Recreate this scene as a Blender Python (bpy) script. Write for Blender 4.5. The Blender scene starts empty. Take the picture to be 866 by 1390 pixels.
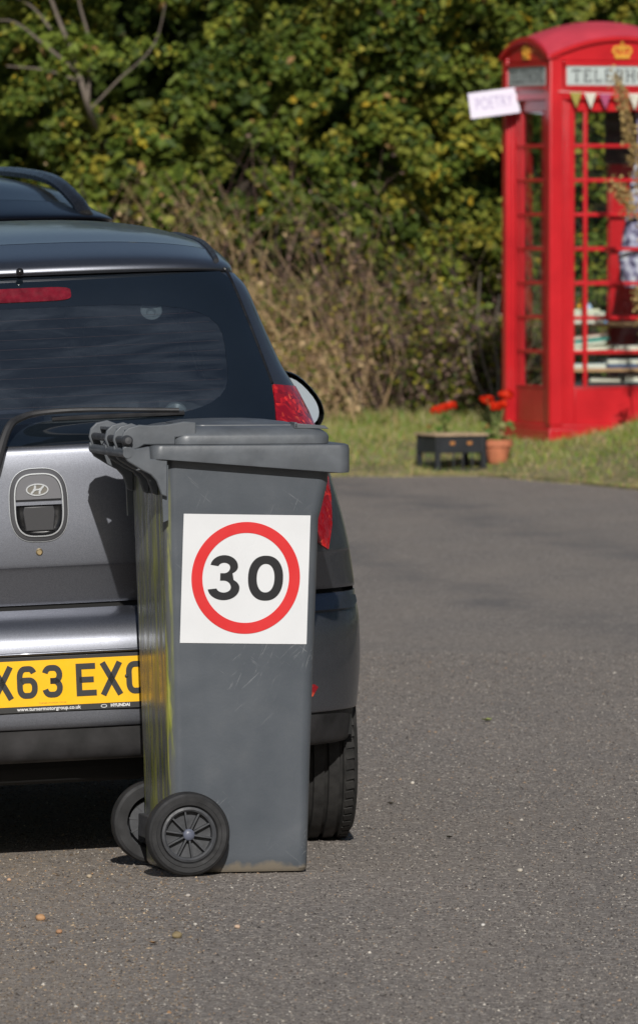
import bpy, bmesh, math, random
import numpy as np
from mathutils import Vector, Matrix
R = math.radians
random.seed(7); rng = np.random.default_rng(11)
SC = bpy.context.scene; COL = SC.collection
# ---------------------------------------------------------------- camera
cd = bpy.data.cameras.new('camera'); cam = bpy.data.objects.new('camera', cd); COL.objects.link(cam)
cam.location = (0, 0, 1.6); cam.rotation_euler = (R(90) - math.atan(423/11500), 0, 0)
cd.sensor_fit = 'VERTICAL'; cd.sensor_height = 24; cd.lens = 11500/1390*24
cd.clip_start = .5; cd.clip_end = 3000
cd.dof.use_dof = True; cd.dof.focus_distance = 20.25; cd.dof.aperture_fstop = 10.0
SC.camera = cam
# ---------------------------------------------------------------- sky, sun
SUN_AZ, SUN_EL = 2.0, 29.0          # degrees: to the right of straight behind the camera; elevation
w = bpy.data.worlds.new('World'); SC.world = w; w.use_nodes = True
wn = w.node_tree.nodes; wl = w.node_tree.links
sky = wn.new('ShaderNodeTexSky'); sky.sky_type = 'NISHITA'; sky.sun_disc = False
sky.sun_elevation = R(SUN_EL); sky.sun_rotation = R(180 - SUN_AZ)
wl.new(sky.outputs[0], wn['Background'].inputs[0]); wn['Background'].inputs[1].default_value = .055
sd = bpy.data.lights.new('sun', 'SUN'); sd.energy = 4.3; sd.angle = R(.53); sd.color = (1, .965, .91)
so = bpy.data.objects.new('sun', sd); COL.objects.link(so)
sdir = Vector((-math.sin(R(SUN_AZ))*math.cos(R(SUN_EL)), math.cos(R(SUN_AZ))*math.cos(R(SUN_EL)), -math.sin(R(SUN_EL))))
so.rotation_euler = sdir.to_track_quat('-Z', 'Y').to_euler()
vs = SC.view_settings; vs.view_transform = 'Standard'; vs.look = 'None'; vs.gamma = 1; vs.use_curve_mapping = False
vs.exposure = -.06
SC.cycles.max_bounces = 8; SC.cycles.transparent_max_bounces = 12
# ---------------------------------------------------------------- materials
class NT:
    def __init__(s, name):
        s.m = bpy.data.materials.new(name); s.m.use_nodes = True; s.t = s.m.node_tree
        s.b = s.t.nodes['Principled BSDF']
    def n(s, typ, **k):
        o = s.t.nodes.new(typ)
        for a, v in k.items():
            if a.startswith('i_'): o.inputs[a[2:].replace('_', ' ')].default_value = v
            else: setattr(o, a, v)
        return o
    def l(s, a, b): s.t.links.new(a, b)
    def co(s, scale=(1, 1, 1), kind='Object', rot=(0, 0, 0)):
        c = s.n('ShaderNodeTexCoord'); mp = s.n('ShaderNodeMapping')
        mp.inputs['Scale'].default_value = scale; mp.inputs['Rotation'].default_value = rot
        s.l(c.outputs[kind], mp.inputs[0]); return mp.outputs[0]
    def noise(s, v, scale, detail=3, rough=.55, dist=0):
        o = s.n('ShaderNodeTexNoise'); o.inputs['Scale'].default_value = scale; o.inputs['Detail'].default_value = detail
        o.inputs['Roughness'].default_value = rough; o.inputs['Distortion'].default_value = dist
        s.l(v, o.inputs['Vector']); return o.outputs['Fac']
    def ramp(s, f, stops):
        o = s.n('ShaderNodeValToRGB'); e = o.color_ramp.elements
        while len(e) < len(stops): e.new(.5)
        for q, (p, c) in zip(e, stops):
            q.position = p; q.color = (*c, 1) if len(c) == 3 else c
        s.l(f, o.inputs[0]); return o.outputs[0]
    def g(s, f, a, b):
        return s.ramp(f, [(a, (0, 0, 0)), (b, (1, 1, 1))])
    def mix(s, f, a, b, mode='MIX'):
        o = s.n('ShaderNodeMix', data_type='RGBA', blend_type=mode)
        for i, v in ((0, f), (6, a), (7, b)):
            if hasattr(v, 'links'): s.l(v, o.inputs[i])
            elif isinstance(v, (int, float)): o.inputs[i].default_value = v
            else: o.inputs[i].default_value = (*v, 1)
        return o.outputs[2]
    def math(s, op, a, b=0.0):
        o = s.n('ShaderNodeMath', operation=op)
        for i, v in ((0, a), (1, b)):
            if hasattr(v, 'links'): s.l(v, o.inputs[i])
            else: o.inputs[i].default_value = v
        return o.outputs[0]
    def bump(s, h, st, dist=.01):
        o = s.n('ShaderNodeBump'); o.inputs['Strength'].default_value = st; o.inputs['Distance'].default_value = dist
        s.l(h, o.inputs['Height']); s.l(o.outputs[0], s.b.inputs['Normal'])
def P(name, col, rough=.5, metal=0, coat=0, spec=.5, var=0, vs_=8, bump=0, bs=40, bd=.002, cr=.05):
    m = NT(name); b = m.b
    b.inputs['Base Color'].default_value = (*col, 1); b.inputs['Roughness'].default_value = rough
    b.inputs['Metallic'].default_value = metal; b.inputs['Coat Weight'].default_value = coat
    b.inputs['Coat Roughness'].default_value = cr
    b.inputs['Specular IOR Level'].default_value = spec
    if var:
        v = m.co(); f = m.noise(v, vs_, 5)
        c2 = m.ramp(f, [(.3, tuple(c*(1-var) for c in col)), (.7, tuple(min(1, c*(1+var)) for c in col))])
        m.l(c2, b.inputs['Base Color'])
        m.l(m.ramp(m.noise(v, vs_*1.7, 4), [(.3, (max(0, rough-.08),)*3), (.7, (min(1, rough+.12),)*3)]), b.inputs['Roughness'])
    if bump: m.bump(m.noise(m.co(), bs, 3), bump, bd)
    return m.m
M = {}
def asphalt():
    m = NT('asphalt'); v = m.co()
    vo = m.n('ShaderNodeTexVoronoi'); vo.inputs['Scale'].default_value = 80; m.l(v, vo.inputs['Vector'])
    sep = m.n('ShaderNodeSeparateColor'); m.l(vo.outputs['Color'], sep.inputs[0])
    stone = m.ramp(sep.outputs[0], [(0, (.105, .093, .085)), (.4, (.245, .220, .200)), (.8, (.365, .328, .298)), (.95, (.50, .445, .40)), (1, (.80, .73, .65))])
    edge = m.g(vo.outputs['Distance'], .35, .75)
    c = m.mix(edge, stone, (.15, .131, .118))
    fine = m.ramp(m.noise(v, 62, 6, .8), [(.32, (.060, .051, .045)), (.5, (.175, .152, .134)), (.68, (.38, .335, .29))])
    c = m.mix(.48, c, fine)
    chips = m.math('MULTIPLY', m.math('GREATER_THAN', sep.outputs[1], .86), m.math('LESS_THAN', vo.outputs['Distance'], .42))
    c = m.mix(m.math('MULTIPLY', chips, .7), c, m.ramp(sep.outputs[2], [(0, (.035, .03, .027)), (.35, (.05, .044, .04)), (.4, (.42, .37, .31)), (1, (.66, .60, .52))]))
    v2 = m.n('ShaderNodeTexVoronoi'); v2.inputs['Scale'].default_value = 34; m.l(v, v2.inputs['Vector'])
    s2 = m.n('ShaderNodeSeparateColor'); m.l(v2.outputs['Color'], s2.inputs[0])
    big = m.math('MULTIPLY', m.math('GREATER_THAN', s2.outputs[1], .93), m.math('LESS_THAN', v2.outputs['Distance'], .22))
    c = m.mix(big, c, m.ramp(s2.outputs[2], [(0, (.06, .05, .045)), (.5, (.30, .26, .20)), (1, (.48, .45, .40))]))
    # worn, darker bands where tyres polish the bend, slight patches elsewhere
    sy = m.n('ShaderNodeSeparateXYZ'); m.l(m.co(), sy.inputs[0])
    tt = m.math('ADD', sy.outputs[0], m.math('MULTIPLY', m.math('SUBTRACT', sy.outputs[1], 39.0), .15))
    tt = m.math('ADD', tt, m.math('MULTIPLY', m.math('SUBTRACT', m.noise(m.co((.5, .5, 1)), 1.2, 4), .5), .9))
    far = m.g(m.math('DIVIDE', sy.outputs[1], 60), .44, .56)
    for cen, wid in ((0.0, .30), (1.35, .36)):
        near_ = m.g(m.math('SUBTRACT', wid, m.math('ABSOLUTE', m.math('SUBTRACT', tt, cen))), .0, wid*.8)
        k = m.math('MULTIPLY', m.math('MULTIPLY', near_, far), m.g(m.noise(m.co((1.5, .5, 1)), 2.0, 5, .65), .30, .62))
        c = m.mix(m.math('MULTIPLY', k, .60), c, (.085, .085, .090))
    c = m.mix(m.math('MULTIPLY', m.g(m.noise(m.co((1, .35, 1)), 2.2, 6), .35, .7), .26), c, (.33, .275, .225))
    # brown grit gathered by the left kerbside
    left = m.g(m.math('MULTIPLY', sy.outputs[0], -1), .25, .8)
    near = m.math('LESS_THAN', sy.outputs[1], 24)
    c = m.mix(m.math('MULTIPLY', m.math('MULTIPLY', m.math('MULTIPLY', left, near), m.g(m.noise(m.co(), 14, 5), .35, .65)), .6), c, (.30, .24, .175))
    m.l(c, m.b.inputs['Base Color']); m.b.inputs['Roughness'].default_value = .88
    h = m.math('ADD', m.math('MULTIPLY', vo.outputs['Distance'], -1), m.noise(v, 260, 2))
    m.bump(h, .45, .006)
    return m.m
M['asphalt'] = asphalt()
def soil():
    m = NT('verge_ground'); v = m.co()
    c = m.ramp(m.noise(v, 5, 6), [(.3, (.10, .105, .035)), (.5, (.20, .17, .08)), (.7, (.28, .23, .13))])
    m.l(c, m.b.inputs['Base Color']); m.b.inputs['Roughness'].default_value = 1; m.bump(m.noise(v, 30, 4), .8, .02)
    return m.m
M['soil'] = soil()
def attr_leaf(name, rough=.55, trans=.35):
    m = NT(name); a = m.n('ShaderNodeAttribute'); a.attribute_name = 'tint'
    m.l(a.outputs['Color'], m.b.inputs['Base Color']); m.b.inputs['Roughness'].default_value = rough
    m.b.inputs['Specular IOR Level'].default_value = .2
    tr = m.n('ShaderNodeBsdfTranslucent'); m.l(a.outputs['Color'], tr.inputs[0])
    mx = m.n('ShaderNodeMixShader'); mx.inputs[0].default_value = trans
    m.l(m.b.outputs[0], mx.inputs[1]); m.l(tr.outputs[0], mx.inputs[2])
    m.l(mx.outputs[0], m.t.nodes['Material Output'].inputs[0]); return m.m
M['leaf'] = attr_leaf('leaf'); M['grass'] = attr_leaf('grass_blade', .7, .25); M['stalk'] = attr_leaf('dry_stalk', .85, .05)
def car_paint(name, col, dirt=.0):
    m = NT(name); v = m.co()
    fl = m.n('ShaderNodeTexVoronoi'); fl.inputs['Scale'].default_value = 900; m.l(v, fl.inputs['Vector'])
    sp = m.n('ShaderNodeSeparateColor'); m.l(fl.outputs['Color'], sp.inputs[0])
    c = m.mix(sp.outputs[0], tuple(x*.82 for x in col), tuple(x*1.18 for x in col))
    n = m.g(m.noise(v, 3.2, 6, .65), .42, .75)
    sz = m.n('ShaderNodeSeparateXYZ'); m.l(v, sz.inputs[0])
    low = m.g(m.math('SUBTRACT', 1.0, sz.outputs[2]), .25, .8)
    dm = m.math('MULTIPLY', m.math('ADD', m.math('MULTIPLY', n, .6), low), dirt)
    c = m.mix(dm, c, (.23, .20, .17))
    m.l(c, m.b.inputs['Base Color'])
    m.l(m.math('SUBTRACT', .97, dm), m.b.inputs['Metallic'])
    m.b.inputs['Roughness'].default_value = .43
    m.b.inputs['Coat Weight'].default_value = .55; m.b.inputs['Coat Roughness'].default_value = .06
    m.l(m.ramp(m.noise(v, 26, 4), [(.3, (.03,)*3), (.8, (.14,)*3)]), m.b.inputs['Coat Roughness'])
    return m.m
M['silver'] = car_paint('silver_grey_paint', (.172, .180, .206), .03)
M['black_paint'] = car_paint('black_paint', (.018, .02, .03), .03)
def glass(name, tint, refl=1.0, rough=.01, dust_sheen_k=.03):
    m = NT(name); t = m.t; t.nodes.remove(m.b)
    tr = m.n('ShaderNodeBsdfTransparent'); tr.inputs[0].default_value = (*tint, 1)
    gl = m.n('ShaderNodeBsdfGlossy'); gl.inputs['Roughness'].default_value = rough; gl.inputs[0].default_value = (.80, .92, 1, 1)
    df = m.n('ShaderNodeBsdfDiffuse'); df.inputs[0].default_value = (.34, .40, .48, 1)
    fr = m.n('ShaderNodeFresnel'); fr.inputs[0].default_value = 1.5
    m1 = m.n('ShaderNodeMixShader'); m.l(m.math('MULTIPLY', fr.outputs[0], refl), m1.inputs[0])
    v = m.co((1, 1, 6)); dust_sheen = m.math('ADD', m.math('MULTIPLY', m.g(m.noise(v, 3.2, 6, .65, .8), .42, .78), dust_sheen_k), dust_sheen_k*.25)  # streaky diffuse film: painted reflections on the car glass, faint dust on panes
    m0 = m.n('ShaderNodeMixShader'); m.l(dust_sheen, m0.inputs[0]); m.l(tr.outputs[0], m0.inputs[1]); m.l(df.outputs[0], m0.inputs[2])
    m.l(m0.outputs[0], m1.inputs[1]); m.l(gl.outputs[0], m1.inputs[2])
    m.l(m1.outputs[0], t.nodes['Material Output'].inputs[0]); return m.m
M['car_glass'] = glass('tinted_glass', (.42, .46, .48), 3.4, dust_sheen_k=.075); M['pane'] = glass('clear_glass', (.96, .98, .97), .4, dust_sheen_k=.006)
M['frit'] = P('black_glass_border', (.006, .009, .013), .05, coat=.8, cr=.02, spec=1.0, var=.2, vs_=3)
M['black_plastic'] = P('black_plastic', (.022, .022, .024), .5, var=.3, vs_=20, bump=.15, bs=300, bd=.0008)
M['valance'] = P('dusty_black_plastic', (.018, .017, .018), .6, var=.6, vs_=14)
M['gloss_black'] = P('gloss_black_plastic', (.010, .010, .011), .25, var=.2, vs_=30)
M['rubber'] = P('tyre_rubber', (.021, .020, .019), .78, var=.6, vs_=22, bump=.25, bs=120, bd=.001)
M['chrome'] = P('chrome', (.75, .78, .82), .28, 1)
M['brass'] = P('brass', (.45, .35, .2), .35, .9)
M['alloy'] = P('wheel_alloy', (.4, .4, .42), .35, .8)
M['dark_void'] = P('dark_underside', (.008, .008, .008), .9)
M['cloth'] = P('seat_cloth', (.07, .075, .08), .9, var=.4, vs_=30)
M['shelf_cloth'] = P('parcel_shelf_cloth', (.05, .055, .06), .95, var=.3)
M['lining'] = P('interior_lining', (.10, .10, .095), .9)
def lamp_red():
    m = NT('red_lamp_lens'); v = m.co()
    vo = m.n('ShaderNodeTexVoronoi'); vo.inputs['Scale'].default_value = 85; m.l(v, vo.inputs['Vector'])
    sp = m.n('ShaderNodeSeparateColor'); m.l(vo.outputs['Color'], sp.inputs[0])
    c = m.ramp(sp.outputs[0], [(0, (.16, .002, .006)), (.6, (.42, .006, .01)), (.9, (.75, .03, .02)), (1, (.9, .16, .06))])
    m.l(m.mix(m.g(m.noise(v, 14, 2), .4, .6), (.22, .002, .008), c), m.b.inputs['Base Color'])
    m.b.inputs['Roughness'].default_value = .22; m.b.inputs['Coat Weight'].default_value = 1
    m.bump(m.noise(v, 90, 2), .35, .003); return m.m
M['lamp_red'] = lamp_red()
M['brake_red'] = P('brake_light_red', (.13, .006, .014), .25, var=.35, vs_=40)
M['yellow_plate'] = P('yellow_plate', (.86, .47, .012), .38, spec=.3, var=.05, vs_=9)
M['plate_black'] = P('plate_black', (.02, .02, .02), .5)
M['plate_frame'] = P('plate_frame', (.018, .017, .017), .5)
M['white_print'] = P('white_print', (.7, .7, .7), .5)
M['brown_print'] = P('brown_print', (.30, .13, .02), .5)
M['mirror'] = P('mirror_glass', (.52, .58, .66), .05, 1)
def bin_plastic():
    m = NT('grey_bin_plastic'); v = m.co()
    c = m.ramp(m.noise(v, 7, 6), [(.3, (.066, .076, .089)), (.7, (.090, .100, .114))])
    # scuffs: sparse thin scratches in two directions
    for rot, th, sc in ((.75, .69, 7), (2.45, .70, 6), (1.2, .70, 8)):
        mp2 = m.n('ShaderNodeMapping'); m.l(m.co((1, 1, 1), rot=(0, rot, 0)), mp2.inputs[0]); mp2.inputs['Scale'].default_value = (1.2, 6, 22); sv = mp2.outputs[0]
        k = m.math('MULTIPLY', m.g(m.noise(sv, sc, 4, .7), th-.06, th), m.g(m.noise(m.co(), 5, 2), .48, .6))
        c = m.mix(m.math('MULTIPLY', k, .6), c, (.27, .28, .29))
    c = m.mix(m.math('MULTIPLY', m.g(m.noise(m.co(), 3.3, 5, .7), .52, .8), .25), c, (.17, .17, .165))
    sp = m.n('ShaderNodeSeparateXYZ'); m.l(v, sp.inputs[0])
    # algae and dirt streaks on the hinge side
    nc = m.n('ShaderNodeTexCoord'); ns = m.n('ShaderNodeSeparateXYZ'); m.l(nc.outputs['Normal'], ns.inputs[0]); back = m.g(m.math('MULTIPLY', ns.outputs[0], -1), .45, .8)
    st = m.noise(m.co((1, 26, 2.2)), 1.6, 6, .7)
    al = m.math('MULTIPLY', m.math('MULTIPLY', back, m.g(st, .47, .60)), m.g(m.math('SUBTRACT', 1.02, sp.outputs[2]), .05, .16))
    alc = m.ramp(m.noise(m.co((1, 40, 3)), 2.2, 5), [(.3, (.06, .07, .015)), (.5, (.24, .26, .04)), (.7, (.45, .44, .10))])
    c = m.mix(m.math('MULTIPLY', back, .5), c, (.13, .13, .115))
    c = m.mix(m.math('MULTIPLY', al, .95), c, alc)
    dirt = m.math('MULTIPLY', m.g(m.math('SUBTRACT', .05, m.math('ADD', sp.outputs[2], m.math('MULTIPLY', m.noise(v, 22, 5), .05))), .0, .012), .85)
    c = m.mix(dirt, c, (.19, .16, .12))
    m.l(c, m.b.inputs['Base Color'])
    m.l(m.mix(back, m.ramp(m.noise(v, 12, 5), [(.3, (.30,)*3), (.75, (.48,)*3)]), m.ramp(m.noise(m.co((1, 12, 2)), 3, 4), [(.35, (.16,)*3), (.65, (.42,)*3)])), m.b.inputs['Roughness'])
    m.b.inputs['Specular IOR Level'].default_value = .5
    h = m.math('ADD', m.math('MULTIPLY', m.noise(v, 3.2, 2), 3), m.math('MULTIPLY', m.noise(v, 160, 2), .12))
    m.bump(h, .22, .01); return m.m
M['bin'] = bin_plastic()
M['bin_lid'] = P('grey_lid_plastic', (.092, .101, .113), .40, var=.18, vs_=16, bump=.12, bs=60, bd=.003)
M['bin_wheel'] = P('bin_wheel_rubber', (.015, .015, .016), .72, var=.55, vs_=26, bump=.2, bs=160, bd=.001)
M['bin_rim'] = P('bin_wheel_plastic', (.045, .047, .052), .5, var=.3, vs_=40)
M['sign_white'] = P('white_vinyl', (.66, .67, .685), .32, spec=.4, var=.03, vs_=7)
M['sign_red'] = P('red_vinyl', (.62, .028, .03), .35, var=.04)
M['sign_black'] = P('black_vinyl', (.018, .018, .02), .4)
def red_paint():
    m = NT('pillar_box_red_paint'); v = m.co()
    c = m.ramp(m.noise(v, 4, 5), [(.3, (.42, .006, .012)), (.62, (.54, .011, .018)), (.8, (.50, .03, .035))])
    m.l(c, m.b.inputs['Base Color']); m.b.inputs['Roughness'].default_value = .35
    m.b.inputs['Coat Weight'].default_value = .15
    m.bump(m.noise(v, 25, 3), .12, .003); return m.m
M['red'] = red_paint()
M['roof_red'] = P('faded_red_roof_paint', (.58, .05, .075), .5, var=.15, vs_=5)
M['gold'] = P('gold_paint', (.75, .38, .05), .4, .2)
M['opal'] = P('opal_sign_glass', (.44, .49, .48), .35, var=.06)
M['sign_letter'] = P('black_sign_letter', (.03, .03, .035), .5)
M['board_white'] = P('white_board', (.72, .68, .80), .7, var=.03)
M['lilac_ink'] = P('lilac_ink', (.36, .30, .50), .8)
M['wood'] = P('shelf_wood', (.36, .22, .11), .7, var=.3, vs_=12)
M['wood_pale'] = P('pale_slat_wood', (.42, .30, .19), .75, var=.25, vs_=30)
M['crate'] = P('black_crate_plastic', (.016, .018, .022), .55, var=.3)
M['terracotta'] = P('terracotta', (.50, .17, .085), .8, var=.2, vs_=20)
M['compost'] = P('compost', (.03, .02, .015), 1)
M['petal'] = P('scarlet_petal', (.85, .045, .012), .6)
M['bark'] = P('grey_bark', (.17, .145, .125), .9, var=.45, vs_=9, bump=.6, bs=30, bd=.01)
M['bark_brown'] = P('brown_bark', (.06, .045, .034), .95, var=.4, vs_=12)
M['pale_bark'] = P('pale_dead_wood', (.15, .122, .10), .9, var=.3, vs_=12)
# ---------------------------------------------------------------- mesh helpers
class MB:
    def __init__(s): s.v = []; s.f = []
    def add(s, vs_, fs):
        o = len(s.v); s.v += [tuple(p) for p in vs_]; s.f += [tuple(i+o for i in f) for f in fs]
    def box(s, a, b, rot=None, c=None):
        x0, y0, z0 = a; x1, y1, z1 = b
        p = [(x0,y0,z0),(x1,y0,z0),(x1,y1,z0),(x0,y1,z0),(x0,y0,z1),(x1,y0,z1),(x1,y1,z1),(x0,y1,z1)]
        if rot is not None:
            cc = Vector(c) if c is not None else Vector(((x0+x1)/2, (y0+y1)/2, (z0+z1)/2))
            p = [cc + rot @ (Vector(q)-cc) for q in p]
        s.add(p, [(0,3,2,1),(4,5,6,7),(0,1,5,4),(1,2,6,5),(2,3,7,6),(3,0,4,7)])
    def tube(s, pts, rad, n=8, caps=True):
        pts = [Vector(p) for p in pts]
        if not hasattr(rad, '__len__'): rad = [rad]*len(pts)
        o = []; fs = []; N = None
        for i, p in enumerate(pts):
            d = (pts[min(i+1, len(pts)-1)] - pts[max(i-1, 0)]).normalized()
            if N is None: N = d.orthogonal().normalized()
            N = (N - d*N.dot(d)).normalized(); B = d.cross(N)
            for k in range(n):
                a = 2*math.pi*k/n; o.append(p + (N*math.cos(a)+B*math.sin(a))*rad[i])
        for i in range(len(pts)-1):
            for k in range(n):
                fs.append((i*n+k, i*n+(k+1)%n, (i+1)*n+(k+1)%n, (i+1)*n+k))
        if caps: fs += [tuple(range(n))[::-1], tuple(range((len(pts)-1)*n, len(pts)*n))]
        s.add(o, fs)
    def lathe(s, prof, n=32, axis='Z', c=(0, 0, 0), closed=False):
        o = []; fs = []; m = len(prof)
        for r, h in prof:
            for k in range(n):
                a = 2*math.pi*k/n; x, y = r*math.cos(a), r*math.sin(a)
                q = {'Z': (x, y, h), 'Y': (x, h, y), 'X': (h, x, y)}[axis]
                o.append((q[0]+c[0], q[1]+c[1], q[2]+c[2]))
        for i in range(m if closed else m-1):
            j = (i+1) % m
            for k in range(n): fs.append((i*n+k, i*n+(k+1)%n, j*n+(k+1)%n, j*n+k))
        s.add(o, fs)
    def prism(s, poly, h0, h1, fn=None):
        """poly in 2d, extruded between h0 and h1; fn maps (a,b,h) to a point"""
        fn = fn or (lambda a, b, h: (a, h, b)); n = len(poly)
        o = [fn(a, b, h0) for a, b in poly] + [fn(a, b, h1) for a, b in poly]
        fs = [tuple(range(n)), tuple(range(2*n-1, n-1, -1))] + [(i, i+n, (i+1)%n+n, (i+1)%n) for i in range(n)]
        s.add(o, fs)
    def ring(s, A, B, h0, h1, fn=None):
        """solid between loops A (outer) and B (inner)"""
        fn = fn or (lambda a, b, h: (a, h, b)); n = len(A)
        o = [fn(a, b, h) for L, h in ((A, h0), (B, h0), (B, h1), (A, h1)) for a, b in L]
        fs = []
        for q in range(4):
            r = (q+1) % 4
            for i in range(n): fs.append((q*n+i, q*n+(i+1)%n, r*n+(i+1)%n, r*n+i))
        s.add(o, fs)
    def stroke(s, pts, w_, h0, h1, fn=None, closed=False):
        fn = fn or (lambda a, b, h: (a, h, b))
        P2 = [Vector(p) for p in pts]; n = len(P2); L = []; Rr = []
        for i in range(n):
            a = P2[(i-1) % n] if (closed or i > 0) else None; b = P2[(i+1) % n] if (closed or i < n-1) else None
            d1 = (P2[i]-a).normalized() if a is not None else None; d2 = (b-P2[i]).normalized() if b is not None else None
            if d1 is None: d1 = d2
            if d2 is None: d2 = d1
            n1 = Vector((-d1.y, d1.x)); n2 = Vector((-d2.y, d2.x)); mm = n1+n2
            mm = mm/ max(.35, (1+n1.dot(n2))) if mm.length > 1e-6 else n1
            L.append(P2[i]+mm*w_/2); Rr.append(P2[i]-mm*w_/2)
        if closed: s.ring(L, Rr, h0, h1, fn)
        else:
            for i in range(n-1): pass
            o = [fn(*p, h) for h in (h0, h1) for p in L+Rr]
            m = 2*n; fs = []
            for i in range(n-1):
                fs += [(i, i+1, n+i+1, n+i), (m+i, m+n+i, m+n+i+1, m+i+1), (i, m+i, m+i+1, i+1), (n+i, n+i+1, m+n+i+1, m+n+i)]
            fs += [(0, n, m+n, m), (n-1, m+n-1, m+2*n-1, 2*n-1)]
            s.add(o, fs)
    def build(s, name, mat, parent=None, smooth=False, bevel=0, seg=2, angle=40):
        me = bpy.data.meshes.new(name); me.from_pydata(s.v, [], s.f); me.update()
        bm = bmesh.new(); bm.from_mesh(me); bmesh.ops.recalc_face_normals(bm, faces=bm.faces); bm.to_mesh(me); bm.free()
        me.materials.append(M[mat] if isinstance(mat, str) else mat)
        if smooth:
            me.polygons.foreach_set('use_smooth', [True]*len(me.polygons))
            me.set_sharp_from_angle(angle=R(angle))
        o = bpy.data.objects.new(name, me); COL.objects.link(o); o.parent = parent
        if bevel:
            b = o.modifiers.new('bevel', 'BEVEL'); b.width = bevel; b.segments = seg; b.limit_method = 'ANGLE'; b.angle_limit = R(35)
            b.harden_normals = False
            me.polygons.foreach_set('use_smooth', [True]*len(me.polygons)); me.set_sharp_from_angle(angle=R(angle))
        return o
def thing(name, label, cat, loc=(0, 0, 0), rot=(0, 0, 0), group=None):
    o = bpy.data.objects.new(name, None); COL.objects.link(o); o.empty_display_size = .1
    o.location = loc; o.rotation_euler = rot; return tag(o, label, cat, group)
def tag(o, label=None, cat=None, group=None, kind=None):
    if label: o['label'] = label
    if cat: o['category'] = cat
    if group: o['group'] = group
    if kind: o['kind'] = kind
    return o
def text_mesh(txt, size, h, fn, name, mat, parent, bold=0, sx=1, align='CENTER', space=1):
    c = bpy.data.curves.new('t', 'FONT'); c.body = txt; c.size = size; c.align_x = align; c.align_y = 'CENTER'
    c.offset = bold; c.space_character = space; c.resolution_u = 3; c.fill_mode = 'FRONT'
    o = bpy.data.objects.new('t', c); COL.objects.link(o)
    me = bpy.data.meshes.new_from_object(o.evaluated_get(bpy.context.evaluated_depsgraph_get()))
    mb = MB(); mb.add([fn(v.co.x*sx, v.co.y, h) for v in me.vertices], [tuple(p.vertices) for p in me.polygons])
    bpy.data.objects.remove(o); bpy.data.curves.remove(c); bpy.data.meshes.remove(me)
    return mb.build(name, mat, parent)
def leaf_mesh(name, pos, nrm, size, tint, mat, parent, aspect=.62, up=None):
    """many small folded leaves as one mesh; numpy arrays"""
    n = len(pos); nrm = nrm/np.linalg.norm(nrm, axis=1, keepdims=True)
    r = rng.normal(size=(n, 3)) if up is None else up + rng.normal(size=(n, 3))*.35
    t = r - nrm*np.sum(r*nrm, axis=1, keepdims=True); t /= np.linalg.norm(t, axis=1, keepdims=True)
    b = np.cross(nrm, t); s_ = size[:, None]; fold = nrm*s_*.14
    V = np.empty((n, 4, 3)); V[:, 0] = pos - t*s_*.5; V[:, 1] = pos + b*s_*aspect*.5 + fold; V[:, 2] = pos + t*s_*.5 - fold*.6; V[:, 3] = pos - b*s_*aspect*.5 + fold
    F = (np.arange(n)[:, None]*4 + np.array([0, 1, 2, 0, 2, 3])[None]).reshape(-1)
    return np_mesh(name, V.reshape(-1, 3), F, 3, np.repeat(tint, 4, axis=0), mat, parent)
def np_mesh(name, V, F, k, C, mat, parent):
    me = bpy.data.meshes.new(name); me.vertices.add(len(V)); me.vertices.foreach_set('co', np.ascontiguousarray(V, dtype=np.float32).ravel())
    nf = len(F)//k; me.loops.add(len(F)); me.loops.foreach_set('vertex_index', np.ascontiguousarray(F, dtype=np.int32))
    me.polygons.add(nf); me.polygons.foreach_set('loop_start', np.arange(nf, dtype=np.int32)*k); me.polygons.foreach_set('loop_total', np.full(nf, k, dtype=np.int32))
    me.update(calc_edges=True)
    if C is not None:
        a = me.color_attributes.new('tint', 'FLOAT_COLOR', 'POINT')
        a.data.foreach_set('color', np.concatenate([C, np.ones((len(C), 1))], axis=1).astype(np.float32).ravel())
    me.materials.append(M[mat]); o = bpy.data.objects.new(name, me); COL.objects.link(o); o.parent = parent; return o
def ribbons(name, paths, widths, tints, mat, parent):
    """thin 3-sided stems; paths: list of (k,3) arrays"""
    V = []; F = []; C = []; o = 0
    for p, w_, c in zip(paths, widths, tints):
        k = len(p); d = np.gradient(p, axis=0); a = np.array([1., 0, 0]); b = np.array([0, 1., 0.])
        for i in range(k):
            ww = w_*(1-.75*i/(k-1))
            for ang in (0.3, 2.4, 4.5): V.append(p[i] + (a*math.cos(ang)+b*math.sin(ang))*ww)
        for i in range(k-1):
            for q in range(3):
                F += [o+i*3+q, o+i*3+(q+1) % 3, o+(i+1)*3+(q+1) % 3, o+(i+1)*3+q]
        C += [c]*(3*k); o += 3*k
    return np_mesh(name, np.array(V), np.array(F), 4, np.array(C), mat, parent)
def catmull(P_, k):
    P_ = np.array(P_, float); n = len(P_)
    if n == 2: t = np.linspace(0, 1, k+1)[:, None]; return P_[0]*(1-t)+P_[1]*t
    out = []
    for i in range(n-1):
        a = P_[i-1] if i > 0 else 2*P_[0]-P_[1]; b = P_[i]; c = P_[i+1]; d = P_[i+2] if i+2 < n else 2*P_[-1]-P_[-2]
        for j in range(k):
            t = j/k; out.append(.5*((2*b)+(c-a)*t+(2*a-5*b+4*c-d)*t*t+(3*b-3*c+d-a)*t**3))
    out.append(P_[-1]); return np.array(out)
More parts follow.
